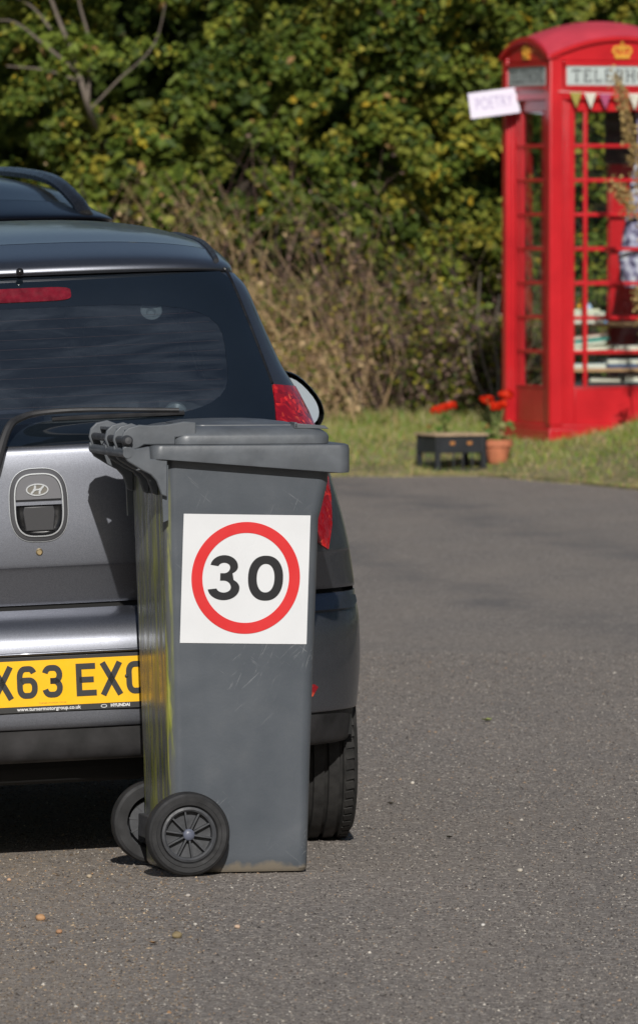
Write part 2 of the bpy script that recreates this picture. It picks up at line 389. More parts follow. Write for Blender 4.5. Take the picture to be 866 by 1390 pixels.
# ================================================================= SETTING
def road_z(x, y):
    """crown of the lane: it falls away to the left under the parked cars"""
    t = min(1, max(0, (-.30 - x)/1.0)); k = min(1, max(0, (30-y)/6)) if y > 0 else 1
    drop = (.042*max(0, -.30-x) if x > -2.2 else .042*1.9)*k
    return -drop
def grid_sheet(name, xs, ys, zf, mat, kind):
    V = [(x, y, zf(x, y)) for y in ys for x in xs]; n = len(xs)
    F = [(j*n+i, j*n+i+1, (j+1)*n+i+1, (j+1)*n+i) for j in range(len(ys)-1) for i in range(n-1)]
    mb = MB(); mb.add(V, F); o = mb.build(name, mat, None, smooth=True); o['kind'] = kind; return o
xs = sorted(set([-60, -20, -8, -5, -3, -2.4, -2.2, -2.0] + [round(-1.8+.1*i, 2) for i in range(26)] + [1, 2, 4, 8, 20, 60]))
ys = [-40, -10, 5, 12] + [16+.5*i for i in range(32)] + [34, 40, 46, 50, 54]
grid_sheet('road', xs, ys, road_z, 'asphalt', 'structure')
def grit():
    n = 150000; Y = 16.0 + 14*rng.random(n)**1.25; X = rng.uniform(-1.15, 1.15, n)*(1+(Y-16)*.015)
    P0 = np.stack([X, Y, np.array([road_z(x, y) for x, y in zip(X, Y)])-.0004], 1)
    r_ = rng.uniform(.0018, .0042, n)*np.where(rng.random(n) < .03, 1.7, 1); a = rng.uniform(0, 6.28, n); V = np.empty((n, 5, 3))
    for k in range(4):
        rr = r_*rng.uniform(.7, 1.2, n); V[:, k] = P0 + np.stack([np.cos(a+k*1.57)*rr, np.sin(a+k*1.57)*rr, 0*a], 1)
    V[:, 4] = P0 + np.stack([rng.normal(0, .3, n)*r_, rng.normal(0, .3, n)*r_, r_*rng.uniform(.45, .95, n)], 1)
    F = (np.arange(n)[:, None]*5 + np.array([0, 1, 4, 1, 2, 4, 2, 3, 4, 3, 0, 4])[None]).reshape(-1)
    base = np.array([(.075, .066, .060), (.15, .132, .118), (.22, .195, .172), (.30, .27, .235), (.50, .46, .40), (.30, .21, .14)])
    C = base[rng.choice(6, n, p=[.25, .32, .24, .12, .03, .04])]*rng.uniform(.85, 1.15, (n, 1))
    brown = (X < -.25) & (rng.random(n) < .35); C = C*1.15; C = np.where(brown[:, None], C*np.array([1.25, 1.05, .8]), C)
    o = np_mesh('grit', V.reshape(-1, 3), F, 3, np.repeat(C, 5, axis=0), 'stalk', None); tag(o, 'fine loose grit and stone chippings on the tarmac', 'grit', kind='stuff')
grit()
def edge_y(x):          # far edge of the road, where the verge starts
    return 49.0 + .12*math.sin(x*2.1) + .07*math.sin(x*5.3+1) - (max(0, x-.9)**1.1)*2.6 + (.35 if x < .4 else .35*max(0, 1-(x-.4)/.5))*0
def sm(t): t = max(0, min(1, t)); return t*t*(3-2*t)
def verge_z(x, y):
    d = y - edge_y(x)
    base = .02 + .14*sm(d/2.2)
    base += .09*sm(d/1.6)*sm((x-1.45)/.5)*(1-sm((y-51.0)/1.6)*.6)
    base += .06*sm((x-1.55)/.5)*sm(d/1.3)*(1-sm((y-49.6)/1.0))
    return base + .012*math.sin(x*9+y*3)*sm(d/.5) + .10*sm((y-54)/3)
vx = [-300, -100, -40, -20, -12, -9, -7, -6, -5, -4, -3] + [-2.6+.16*i for i in range(48)] + [5.5, 6, 7, 8, 10, 13, 20, 40, 100, 300]
vd = [0, .08, .2, .35, .5, .7, .9, 1.2, 1.5, 1.8, 2.1, 2.5, 2.9, 3.3, 3.8, 4.3, 4.8, 5.4, 6, 7, 9, 12, 20, 60, 400, 1200]
mbv = MB(); nvx = len(vx)
def ey_far(x): return edge_y(max(-3, min(3.2, x)))
mbv.add([(x, ey_far(x)+d, (verge_z(max(-3, min(3.2, x)), ey_far(x)+d) if d > 0 else -.05)) for d in vd for x in vx],
        [(j*nvx+i, j*nvx+i+1, (j+1)*nvx+i+1, (j+1)*nvx+i) for j in range(len(vd)-1) for i in range(nvx-1)])
mbv.build('verge', 'soil', smooth=True)['kind'] = 'structure'
mbf = MB(); mbf.add([(-1500, -1500, -.3), (1500, -1500, -.3), (1500, 1500, -.3), (-1500, 1500, -.3)], [(0, 1, 2, 3)])
mbf.build('field', 'soil')['kind'] = 'structure'
# grass on the verge
def grass():
    n = 140000; X = np.where(np.arange(n) < 90000, rng.uniform(-3.0, 4.0, n), rng.uniform(-8, 11, n)); D = rng.uniform(0, 1, n)**.8*6.0; D[:9000] = rng.exponential(.10, 9000) - .10*np.clip(np.sin(X[:9000]*6.3)+np.sin(X[:9000]*15.1+1)*.7, -.3, 1.5)
    Y = np.array([edge_y(max(-3, min(3.2, x))) for x in X]) + D + .02
    clump = np.sin(X*7.1+Y*3.3)*np.sin(X*2.3-Y*5.9) + rng.normal(0, .5, n)
    Z = np.array([verge_z(max(-3, min(3.2, x)), y) for x, y in zip(X, Y)]); Z = np.where(D < .02, .0, Z)
    h = rng.uniform(.012, .038, n)*(1+.5*np.clip(clump, -.8, 1.5))*np.clip(.4+D*1.2, .4, 1.25)
    h *= np.where(Y > 53.4, 2.3, 1)
    lean = rng.normal(0, .55, (n, 2)); w_ = rng.uniform(.003, .006, n); a = rng.uniform(0, math.pi, n)
    P0 = np.stack([X, Y, Z-.005], 1); dx = np.stack([np.cos(a)*w_, np.sin(a)*w_, 0*a], 1)
    tip = P0 + np.stack([lean[:, 0]*h, lean[:, 1]*h, h], 1)
    V = np.stack([P0-dx, P0+dx, tip], 1).reshape(-1, 3); F = np.arange(3*n)
    u = rng.random(n); dry = (u < (.33 + .18*np.sin(X*3.1+2)*np.sin(Y*2.3)) + .35*np.exp(-np.clip(D, 0, 9)/.35))
    g = np.stack([rng.uniform(.15, .27, n), rng.uniform(.22, .33, n), rng.uniform(.03, .08, n)], 1)
    b = np.stack([rng.uniform(.38, .52, n), rng.uniform(.32, .42, n), rng.uniform(.15, .22, n)], 1)
    C = np.where(dry[:, None], b, g)
    o = np_mesh('grass', V, F, 3, np.repeat(C, 3, axis=0), 'grass', None)
    tag(o, 'short green and straw coloured grass on the verge', 'grass', kind='stuff')
grass()
# ================================================================= HEDGE AND TREES
PAL = np.array([(.045, .075, .014), (.085, .125, .020), (.135, .175, .028), (.22, .235, .036), (.34, .30, .042), (.52, .36, .035), (.30, .18, .07)])
def foliage_cloud(cx, cy, z0, z1, rx, ry, n, weights, size=(.04, .075), nb=46, low_thin=.45):
    """leaf positions along many uneven, drooping sprays that leave gaps between them"""
    B = []; A = []
    for i in range(nb):
        z = z0 + (z1-z0)*((i+random.random())/nb)
        k = .8 + .35*math.sin(z*2.3+cx*3)
        B.append((cx+random.uniform(-1, 1)*rx*k, cy+random.uniform(-1, .7)*ry*k, z, random.uniform(.16, .46)))
        v = Vector((random.gauss(0, 1), -abs(random.gauss(0, .7)), random.gauss(.1, .55))).normalized(); A.append(v[:])
    B = np.array(B); A = np.array(A); wgt = B[:, 3]**1.6*np.where(B[:, 2] < z0+1.3, low_thin, 1.0); idx = rng.choice(len(B), n, p=wgt/wgt.sum())
    d = rng.normal(size=(n, 3)); d /= np.linalg.norm(d, axis=1, keepdims=True)
    al = rng.uniform(-1, 1, n); rad = B[idx, 3]*.42*np.sqrt(np.clip(1-al*al, .05, 1))*rng.random(n)**.4*rng.uniform(.7, 1.3, n)
    pos = B[idx, :3] + A[idx]*(al*B[idx, 3]*1.15)[:, None] + d*rad[:, None]
    pos[:, 2] -= (al*al)*B[idx, 3]*.22
    pos[:, 2] = np.maximum(pos[:, 2], z0+.02)
    nrm = d*.45 + np.array([0, -.45, .7]) + rng.normal(size=(n, 3))*.5
    sz = rng.uniform(*size, n)*rng.choice([.75, 1, 1.25], nb)[idx]
    cw = np.array(weights, float); ci = rng.choice(len(PAL), n, p=cw/cw.sum())
    fav = rng.choice(len(PAL)-2, nb, p=(cw[:-2]/cw[:-2].sum()))[idx]; ci = np.where(rng.random(n) < .45, fav, ci)
    shift = (rng.random(nb)*.5+.75)[idx]
    tint = PAL[ci]*rng.uniform(.8, 1.2, (n, 1))*shift[:, None]
    return pos, nrm, sz, np.clip(tint, 0, .6), B
def shrub(name, label, cat, cx, cy, h, rx, ry, n, weights, group, bark='bark_brown', size=(.042, .085), z0=.15, trunk=False, nb=46, low=.75):
    if cx > .8: low = 1.3
    t = thing(name, label, cat, (cx, cy, verge_z(max(-3, min(3, cx)), cy)), group=group)
    pos, nrm, sz, tint, B = foliage_cloud(0, 0, z0, h, rx, ry, n, weights, size, nb, low)
    leaf_mesh('foliage' if not trunk else 'crown', pos, nrm, sz, tint, 'leaf', t)
    mb = MB()
    if trunk:
        p = catmull([(0, .1, -.1), (.08, .05, h*.3), (-.05, .1, h*.6), (.05, .1, h)], 5); mb.tube([q+np.array([0, .5, 0]) for q in p], np.linspace(.07, .02, len(p)), 8)
    for i in range(8 if trunk else 7):
        b = B[(i*3) % len(B)]; s0 = Vector((random.uniform(-.3, .3)*rx, random.uniform(-.2, .4)*ry, -.05 if not trunk else b[2]*.55))
        e = Vector(b[:3]); mid = (s0+e)/2 + Vector((random.uniform(-.2, .2), random.uniform(-.3, .05), random.uniform(.0, .3)))
        p = catmull([s0, mid, e, e+Vector((random.uniform(-.2, .2), -.1, random.uniform(.1, .3)))], 4)
        mb.tube(p, np.linspace(random.uniform(.008, .016), .003, len(p)), 5)
    mb.build('trunk' if trunk else 'stems', bark, t, smooth=True)
    return t
g_h = 'shrubs making up the hedge behind the verge'; g_t = 'trees rising behind the hedge'
hedge = [ # x, y, h, rx, n, weights, label
 (-2.55, 56.3, 3.9, .75, 11000, (3, 4, 4, 2, .5, .3, .3), 'green hedge shrub at the left edge behind the dark roof rail'),
 (-1.45, 56.0, 3.8, .72, 13000, (2, 4, 4, 3, .6, .25, .4), 'leafy shrub behind the bare leaning grey branch'),
 (-.55, 56.3, 4.0, .70, 14000, (3, 5, 4, 2, .5, .25, .3), 'dense green shrub above the silver car roof corner'),
 (.30, 56.0, 4.0, .66, 15000, (3, 5, 4, 2.5, .6, .45, .4), 'shrub with scattered yellow leaves above the dead weeds'),
 (1.10, 56.2, 4.1, .66, 15000, (3, 4, 4, 3, .9, .7, .3), 'yellow flecked shrub left of the red telephone box'),
 (1.95, 56.5, 4.1, .72, 12000, (2, 4, 5, 3, .8, .4, .3), 'bright green shrub seen through the telephone box glazing'),
 (2.95, 56.4, 3.9, .80, 6000, (3, 4, 4, 2, .5, .3, .3), 'green shrub behind the right side of the telephone box'),
 (4.1, 56.2, 3.8, .9, 5000, (3, 4, 4, 2, .5, .3, .3), 'outermost shrub of the hedge on the right'),
 (-3.7, 56.4, 3.9, .85, 6000, (3, 4, 4, 2, .5, .3, .3), 'hedge shrub hidden beyond the dark car on the left'),
 (-4.9, 56.2, 3.8, .9, 5000, (3, 4, 4, 2, .5, .3, .3), 'outermost shrub of the hedge on the left')]
for x, y, h, rx, n, wt, lab in hedge:
    shrub('hedge_shrub', lab, 'shrub', x, y, h, rx, .75, n, wt, g_h, nb=54)
trees = [(-4.6, 'tree furthest left behind the hedge', .9), (-3.0, 'tree behind the hedge at the top left corner', .9), (-1.7, 'tree behind the leaning grey branch', .85), (-.6, 'dark leafed tree behind the silver car roof', .8),
         (.45, 'tree behind the shrub with dead weeds', .8), (1.4, 'tree behind the hedge left of the telephone box', .8), (2.5, 'tree directly behind the telephone box', .9), (3.9, 'tree furthest right behind the hedge', .9)]
for i, (x, lab, rx) in enumerate(trees):
    shrub('hedgerow_tree', lab, 'tree', x, 59.0+(i % 2)*.7, 5.8, rx, .8, 12000 if abs(x-.3) < 2.6 else 7000, (5, 5, 3, 1.5, .4, .3, .2), g_t, trunk=True, size=(.06, .10), nb=70, low=1, z0=.1)
# far wood that closes the gaps
def far_wood():
    n = 70000; pos = np.stack([rng.uniform(-8, 8, n), rng.uniform(61, 63.5, n), rng.uniform(.0, 5.5, n)], 1)
    nrm = np.array([0, -.8, .4]) + rng.normal(size=(n, 3))*.5; sz = rng.uniform(.09, .17, n)
    tint = PAL[rng.choice(2, n)]*rng.uniform(.5, .9, (n, 1))
    k = 14000; pos[:k, 1] += 4; sz[:k] = rng.uniform(.3, .5, k)
    o = leaf_mesh('woodland', pos, nrm, sz, tint, 'leaf', None, aspect=.8); tag(o, 'dark woodland mass filling the gaps behind the hedgerow trees', 'woodland', kind='stuff')
far_wood()
def added_hedge():  # unseen hedge, added so the car paint reflects something dark
    n = 26000; k = n//2
    a = np.stack([rng.normal(8.5, .5, k), rng.uniform(-25, 44, k), rng.uniform(0, 1, k)**.8*6.0], 1)
    b = np.stack([rng.uniform(-14, 9, n-k), rng.normal(-26, .5, n-k), rng.uniform(0, 4.2, n-k)], 1)
    pos = np.concatenate([a, b]); nrm = rng.normal(size=(n, 3)); nrm[:k, 0] -= 1.2; nrm[k:, 1] += 1.2
    o = leaf_mesh('added_hedge', pos, nrm, rng.uniform(.22, .42, n), PAL[rng.choice(3, n)]*rng.uniform(.6, 1, (n, 1)), 'leaf', None, aspect=.8)
    tag(o, 'added dark hedge out of view beside and behind the camera, for the car paint to reflect', 'hedge', kind='stuff')
added_hedge()
# bare leaning branch, dead stems, brambles
def at(px, py, Y):      # photo pixel to a point at distance Y (used for sizes and spots of plants)
    return Vector(((px-433)/11500*Y, Y, 1.6-(py-272)/11500*Y))
def dead_tree():
    base = Vector((-1.35, 56.6, .15)); t = thing('dead_tree', 'bare grey dead tree leaning left above the dark car roof', 'tree', base)
    L = lambda px, py, y=None: at(px, py, y or (56.7 if py > 175 else 55.65))-base
    mb = MB()
    mb.tube(catmull([L(165, 580), L(150, 260), L(122, 150), L(100, 75), L(78, 20), L(50, -60)], 6), np.linspace(.026, .009, 31), 7); mb.build('trunk', 'pale_bark', t, smooth=True)
    for pts, r in (([L(103, 95), L(60, 60), L(20, 30), L(-20, 30)], .011), ([L(110, 110), L(60, 95), L(10, 90)], .009), ([L(120, 140), L(122, 60), L(108, 0), L(112, -40)], .012),
                   ([L(122, 150), L(160, 110), L(210, 60), L(230, -20)], .008), ([L(130, 200), L(112, 240), L(108, 330)], .010), ([L(70, 40), L(45, 10), L(10, -10)], .009)):
        b = MB(); b.tube(catmull(pts, 5), np.linspace(r, r*.45, 5*(len(pts)-1)+1), 6); b.build('branch', 'pale_bark', t, smooth=True)
dead_tree()
TAN = [(.56, .40, .22), (.46, .31, .17), (.34, .22, .14), (.24, .16, .12), (.64, .48, .27)]
def dry_clump(name, label, cat, px, py_top, Y, n, spread, leanx, cols, wid, group, leafy=0, curve=.5):
    b = at(px, 590, Y); b.z = verge_z(b.x, Y); t = thing(name, label, cat, b, group=group)
    H = 1.6-(py_top-272)/11500*Y - b.z; paths = []; W_ = []; C = []
    for i in range(n):
        h = H*random.uniform(.45, 1.05); x0 = random.gauss(0, spread*.4); y0 = random.gauss(0, .12)
        lx = leanx*h + random.gauss(0, .18)*h; ly = random.gauss(-.05, .12)*h; cv = random.gauss(0, curve)*.2
        k = np.linspace(0, 1, 7)[:, None]
        p = np.hstack([x0 + lx*k + cv*np.sin(k*3)*h, y0+ly*k+0*k, h*(k-.12*abs(leanx)*k*k)]); paths.append(p); W_.append(random.choice([.5, .7, .9, 1.6])*wid); C.append(cols[random.randrange(len(cols))])
        for q in range(random.randrange(1, 5)):      # side twigs
            s0 = p[random.randrange(2, 6)]; kk = np.linspace(0, 1, 4)[:, None]; dd = np.array([random.gauss(0, .12), random.gauss(0, .06), random.uniform(.05, .2)])*h*.8
            paths.append(s0+kk*dd+np.array([0, 0, .03])*np.sin(kk*3)); W_.append(wid*.5); C.append(cols[random.randrange(len(cols))])
    ribbons('stems', paths, W_, C, 'stalk', t)
    if leafy:
        ends = np.array([p[random.randrange(1, len(p))] for p in paths for _ in range(leafy)]); m = len(ends)
        ends = ends + rng.normal(size=(m, 3))*.04
        tint = np.where(rng.random((m, 1)) < .55, PAL[rng.choice(5, m)], np.array(cols)[rng.choice(len(cols), m)])*rng.uniform(.7, 1.2, (m, 1))
        leaf_mesh('leaves', ends, rng.normal(size=(m, 3))+np.array([0, -.6, .6]), rng.uniform(.02, .05, m), tint, 'leaf', t)
BR = [(.16, .10, .085), (.26, .165, .14), (.09, .06, .05), (.34, .24, .19)]
gd = 'tall dead weeds in front of the hedge'; gb = 'brambles along the foot of the hedge'
for px, top, Y, n, sp, ln, cols, w_, lab in [
  (215, 300, 54.9, 40, .4, -.15, BR+TAN[:2], .0045, 'brown dead weeds behind the dark car roof corner'),
  (300, 235, 54.5, 130, .55, -.25, TAN+BR[1:2], .0055, 'straw and brown weeds leaning left over the silver car roof'),
  (385, 360, 54.4, 190, .45, -.42, TAN[:2]+TAN[4:], .0065, 'straw coloured weeds beside the silver car rear pillar'),
  (440, 150, 54.9, 30, .35, .02, BR, .0075, 'tallest purplish brown dead weeds above the middle of the hedge'),
  (470, 300, 54.6, 120, .45, -.14, BR+TAN, .005, 'brown dead weeds in the middle of the hedge foot'),
  (545, 330, 54.9, 50, .45, .05, BR+TAN[1:3], .0045, 'grey brown dead weeds left of the telephone box'),
  (430, 440, 54.1, 80, .35, -.5, TAN, .0065, 'bright straw stalks falling left beside the door mirror'),
  (610, 350, 55.0, 30, .4, .1, BR, .004, 'thin dead stems close to the left side of the telephone box')]:
    dry_clump('dead_weed', lab, 'dead weeds', px, top, Y, n, sp, ln, cols, w_, gd, leafy=3, curve=1.1)
for px, lab in ((180, 'bramble patch hidden behind the dark car'), (290, 'bramble patch behind the silver car roof'), (370, 'bramble patch beside the rear pillar of the silver car'), (450, 'bramble patch behind the door mirror'), (520, 'bramble patch in the centre of the hedge foot'), (585, 'bramble patch above the left red flowers'), (645, 'bramble patch behind the potted flowers'), (720, 'bramble patch behind the telephone box')):
    dry_clump('bramble', lab, 'bramble', px, 395+random.randrange(-30, 40), 54.75+random.random()*.3, 55, .75, random.uniform(-.15, .15), BR, .0035, gb, leafy=10 if px < 540 else 26, curve=2.2)
def sapling():
    b = at(672, 585, 54.4); t = thing('bare_sapling', 'bare pale stems forking beside the left side of the telephone box', 'sapling', b)
    for pts in ([(672, 585), (667, 530), (655, 490), (648, 430), (652, 370)], [(669, 560), (655, 535), (640, 500), (634, 455)], [(672, 570), (676, 510), (670, 455), (678, 400)]):
        mb = MB(); mb.tube(catmull([at(x, y, 54.4)-b for x, y in pts], 5), np.linspace(.010, .003, 5*(len(pts)-1)+1), 6); mb.build('stem', 'pale_bark', t, smooth=True)
sapling()
# ================================================================= CARS
NX = 2.6
def tX(W, x): return 1-(max(0, 1-abs(min(1, abs(x)/W))**NX))**(1/NX)
_a = np.linspace(0, math.pi, 2001); _X = -np.sign(np.cos(_a))*np.abs(np.cos(_a))**(2/NX); _Y = 1-np.abs(np.sin(_a))**(2/NX)
_s = np.concatenate([[0], np.cumsum(np.hypot(np.diff(_X), np.diff(_Y*.45)))]); _u = np.linspace(0, _s[-1], 97)
AX = np.interp(_u, _s, _X); AY = np.interp(_u, _s, _Y); AX[0] = -1; AX[-1] = 1; AY[0] = AY[-1] = 1
def rows_mesh(rows, back=.012, hole=None):
    """rows (y,z,W,D,C): skin across the car, with lips turned inward at both long edges"""
    mb = MB(); n = len(AX); R_ = [list(r) for r in rows]
    pts = [[(W*x, y+D*yy, z-C*yy) for x, yy in zip(AX, AY)] for y, z, W, D, C in R_]
    V = [p for r in pts for p in r]; F = []
    for j in range(len(pts)-1):
        for i in range(n-1):
            if hole:
                q = [pts[j][i], pts[j][i+1], pts[j+1][i+1], pts[j+1][i]]
                if hole(sum(p[0] for p in q)/4, sum(p[2] for p in q)/4): continue
            F.append((j*n+i, j*n+i+1, (j+1)*n+i+1, (j+1)*n+i))
    mb.add(V, F)
    if back:
        for r in (pts[0], pts[-1]):
            mb.add(list(r)+[(x*.985, y+back, z) for x, y, z in r], [(i, i+1, n+i+1, n+i) for i in range(n-1)])
    return mb
class Surf:
    def __init__(s, rows):
        r = np.array(rows); o = np.argsort(r[:, 1]); s.z = r[o, 1]; s.y = r[o, 0]; s.W = r[o, 2]; s.D = r[o, 3]
    def y_at(s, x, z):
        y = np.interp(z, s.z, s.y); W = np.interp(z, s.z, s.W); D = np.interp(z, s.z, s.D); return y + D*tX(W, x)
    def pt(s, x, z, off):
        e = .004; y = s.y_at(x, z); dx = (s.y_at(x+e, z)-s.y_at(x-e, z))/(2*e); dz = (s.y_at(x, z+e)-s.y_at(x, z-e))/(2*e)
        n = Vector((dx, -1, dz)).normalized(); return Vector((x, y, z)) + n*off
    def patch(s, poly, off, thick, name, mat, parent, step=.02, smooth=True):
        bm = bmesh.new(); vs_ = [bm.verts.new((x, 0, z)) for x, z in poly]; bm.faces.new(vs_)
        xs_ = [p[0] for p in poly]; zs_ = [p[1] for p in poly]
        for lo, hi, ax in ((min(xs_), max(xs_), 0), (min(zs_), max(zs_), 2)):
            k = max(1, int((hi-lo)/step))
            for i in range(1, k):
                c = [0, 0, 0]; c[ax] = lo+(hi-lo)*i/k; nn = [0, 0, 0]; nn[ax] = 1
                bmesh.ops.bisect_plane(bm, geom=bm.verts[:]+bm.edges[:]+bm.faces[:], plane_co=c, plane_no=nn)
        bm.verts.ensure_lookup_table(); bm.verts.index_update()
        F = [[v.index for v in f.verts] for f in bm.faces]; C = [(v.co.x, v.co.z) for v in bm.verts]
        B = [tuple(v.index for v in e.verts) for e in bm.edges if len(e.link_faces) == 1]; bm.free()
        n = len(C); mb = MB(); V = [s.pt(x, z, off) for x, z in C] + [s.pt(x, z, off-thick) for x, z in C]
        mb.add(V, F + [(a, b, b+n, a+n) for a, b in B]); return mb.build(name, mat, parent, smooth=smooth, angle=50)
    def loops(s, A, B, offA, offB, k, name, mat, parent, drop=.012):
        """skin between an outer loop A and an inner loop B of equal length"""
        n = len(A); mb = MB(); V = []
        for q in range(k+1):
            t = q/k
            for (ax, az), (bx, bz) in zip(A, B): V.append(s.pt(ax*(1-t)+bx*t, az*(1-t)+bz*t, offA*(1-t)+offB*t))
        for (ax, az) in A: V.append(s.pt(ax, az, offA-drop))
        F = [(q*n+i, q*n+(i+1) % n, (q+1)*n+(i+1) % n, (q+1)*n+i) for q in range(k) for i in range(n)]
        F += [((k+1)*n+i, (k+1)*n+(i+1) % n, (i+1) % n, i) for i in range(n)]
        mb.add(V, F); return mb.build(name, mat, parent, smooth=True, angle=60)
def sup(cx, cz, a, b, n, N=72, ph=0):
    out = []
    for i in range(N):
        t = 2*math.pi*i/N+ph; c, s_ = math.cos(t), math.sin(t)
        out.append((cx+a*math.copysign(abs(c)**(2/n), c), cz+b*math.copysign(abs(s_)**(2/n), s_)))
    return out
def resample(poly, N):
    P_ = np.array(poly+[poly[0]]); d = np.concatenate([[0], np.cumsum(np.hypot(*np.diff(P_, axis=0).T))]); u = np.linspace(0, d[-1], N, endpoint=False)
    return list(zip(np.interp(u, d, P_[:, 0]), np.interp(u, d, P_[:, 1])))
def wheel(parent, x, y, r, w_, side, tyre='rubber'):
    t = MB(); h = w_/2; pr = [(r*.64, -h*.8), (r*.80, -h*1.0), (r*.93, -h*.97), (r*.985, -h*.80)]
    for g in (-.45, 0, .45):
        pr += [(r, h*(g-.22)), (r, h*(g-.07)), (r*.965, h*(g-.05)), (r*.965, h*(g+.05)), (r, h*(g+.07))]
    pr += [(r*.985, h*.80), (r*.93, h*.97), (r*.80, h), (r*.64, h*.8)]
    t.lathe(pr, 96, 'X', (x, y, r), closed=False)
    for i in range(64):          # shoulder and rib sipes, standing blocks
        a = 2*math.pi*i/64
        for sgn in (-1, 1):
            rot = Matrix.Rotation(a, 3, 'X'); c = Vector((x+sgn*h*.70, y, r)); ctr = c + rot @ Vector((0, 0, r*.995))
            t.box(ctr-Vector((h*.13, r*.034, r*.010)), ctr+Vector((h*.13, r*.034, r*.010)), rot @ Matrix.Rotation(.18*sgn, 3, 'Z'))
    o = t.build('wheel', tyre, parent, smooth=True, angle=30)
    m = MB(); xo = x+side*h*.72
    m.lathe([(r*.66, xo-side*.06), (r*.66, xo+side*.004), (r*.60, xo+side*.006), (r*.57, xo-side*.02), (.001, xo-side*.03)], 48, 'X', (0, y, r))
    for k in range(7):
        rot = Matrix.Rotation(2*math.pi*k/7, 3, 'X'); c = Vector((xo-side*.008, y, r)); ctr = c+rot @ Vector((0, 0, r*.31))
        m.box(ctr-Vector((.010, .022, r*.28)), ctr+Vector((.010, .022, r*.28)), rot)
    m.lathe([(.04, xo-side*.02), (.036, xo+side*.01), (.001, xo+side*.012)], 24, 'X', (0, y, r)); m.build('rim', 'alloy', o, smooth=True)
    return o
def car_shell(t, G, paint, Ztop, wheels, win_side, low, sideD=True):
    """G: dict of row groups in order rear -> front; returns Surf of the rear"""
    allrows = [r for g in G for r in G[g]['rows']]
    ed = np.array([(y+D, z-C, W) for y, z, W, D, C in allrows])
    top = int(np.argmax([r[1] for r in allrows]))
    rear = ed[:top]; front = ed[top:]
    ro = np.argsort(rear[:, 1]); fo = np.argsort(front[:, 1])
    zl = sorted(set(np.round(np.concatenate([rear[:, 1], front[:, 1][::2]]), 3))); zl = [z for z in zl if z <= Ztop]
    keep = [zl[0]]
    for z in zl[1:]:
        if z-keep[-1] > .006: keep.append(z)
    zl = keep
    Wz = lambda z: float(np.interp(z, rear[ro, 1], rear[ro, 2]))
    V = {1: [], -1: []}; n = 60
    for sgn in (1, -1):
        mb = MB(); vv = []
        for z in zl:
            y0 = np.interp(z, rear[ro, 1], rear[ro, 0]); y1 = np.interp(z, front[fo, 1], front[fo, 0]); wf = np.interp(z, front[fo, 1], front[fo, 2])
            for i in range(n+1):
                u = i/n; x = Wz(z)*(1-u)+wf*u; x += .012*math.sin(math.pi*u)
                vv.append((sgn*x, y0*(1-u)+y1*u, z))
        F = []
        for j in range(len(zl)-1):
            for i in range(n):
                q = [vv[j*(n+1)+i], vv[(j+1)*(n+1)+i+1]]; cy = (q[0][1]+q[1][1])/2; cz = (q[0][2]+q[1][2])/2
                if any(math.hypot(cy-wy, cz-wr) < wr+.035 for wy, wr in wheels): continue
                F.append((j*(n+1)+i, j*(n+1)+i+1, (j+1)*(n+1)+i+1, (j+1)*(n+1)+i))
        mb.add(vv, F); mb.build('side_panel', paint, t, smooth=True, angle=60)
        # side windows
        for k, poly in enumerate(win_side):
            m2 = MB(); P_ = resample(poly, 40)
            c = (sum(p[0] for p in P_)/40, sum(p[1] for p in P_)/40); vs_ = []
            for q in (1, .66, .33): vs_ += [(c[0]+(a-c[0])*q, c[1]+(b-c[1])*q) for a, b in P_]
            vs_.append(c)
            y0m, y1m = float(rear[:, 0].min()), float(front[:, 0].max())
            def X3(y, z):
                a = float(np.interp(z, rear[ro, 1], rear[ro, 0])); b = float(np.interp(z, front[fo, 1], front[fo, 0])); wf = float(np.interp(z, front[fo, 1], front[fo, 2]))
                u = min(1, max(0, (y-a)/(b-a))); return (Wz(z)*(1-u)+wf*u)+.012*math.sin(math.pi*u)+.004
            F2 = [(r_*40+i, r_*40+(i+1) % 40, (r_+1)*40+(i+1) % 40, (r_+1)*40+i) for r_ in range(2) for i in range(40)] + [(80+i, 80+(i+1) % 40, 120) for i in range(40)]
            m2.add([(sgn*X3(a, b), a, b) for a, b in vs_], F2); m2.build('side_window', 'frit', t, smooth=True, angle=60)
        for wy, wr in wheels:      # wheel arch liners
            m3 = MB(); m3.lathe([(wr+.04, sgn*(Wz(wr)-.004)), (wr+.045, sgn*(Wz(wr)-.24)), (.01, sgn*(Wz(wr)-.24))], 40, 'X', (0, wy, wr))
            m3.f = [f for f in m3.f if all(m3.v[i][2] > low+.0 for i in f)]
            m3.build('wheel_arch', 'dark_void', t, smooth=True)
    m4 = MB(); W0 = Wz(low); m4.box((-W0*.93, rear[:, 0].min()*1+.02, low), (W0*.93, front[:, 0].max()-.35, low+.03)); m4.build('underbody', 'dark_void', t)
    return X3
def stamp(seg, x, fn, mb, H=.079, Wd=.050, st=.014, h0=0, h1=.0015):
    for pts, closed in seg: mb.stroke([(x+a*Wd, b*H) for a, b in pts], st, h0, h1, fn, closed)
i_, o_ = .14, .86; zi, zo = .089, .911   # stroke centre lines inside the cell
def arc(cx, cy, rx, ry, a0, a1, n=8): return [(cx+rx*math.cos(R(a0+(a1-a0)*k/n)), cy+ry*math.sin(R(a0+(a1-a0)*k/n))) for k in range(n+1)]
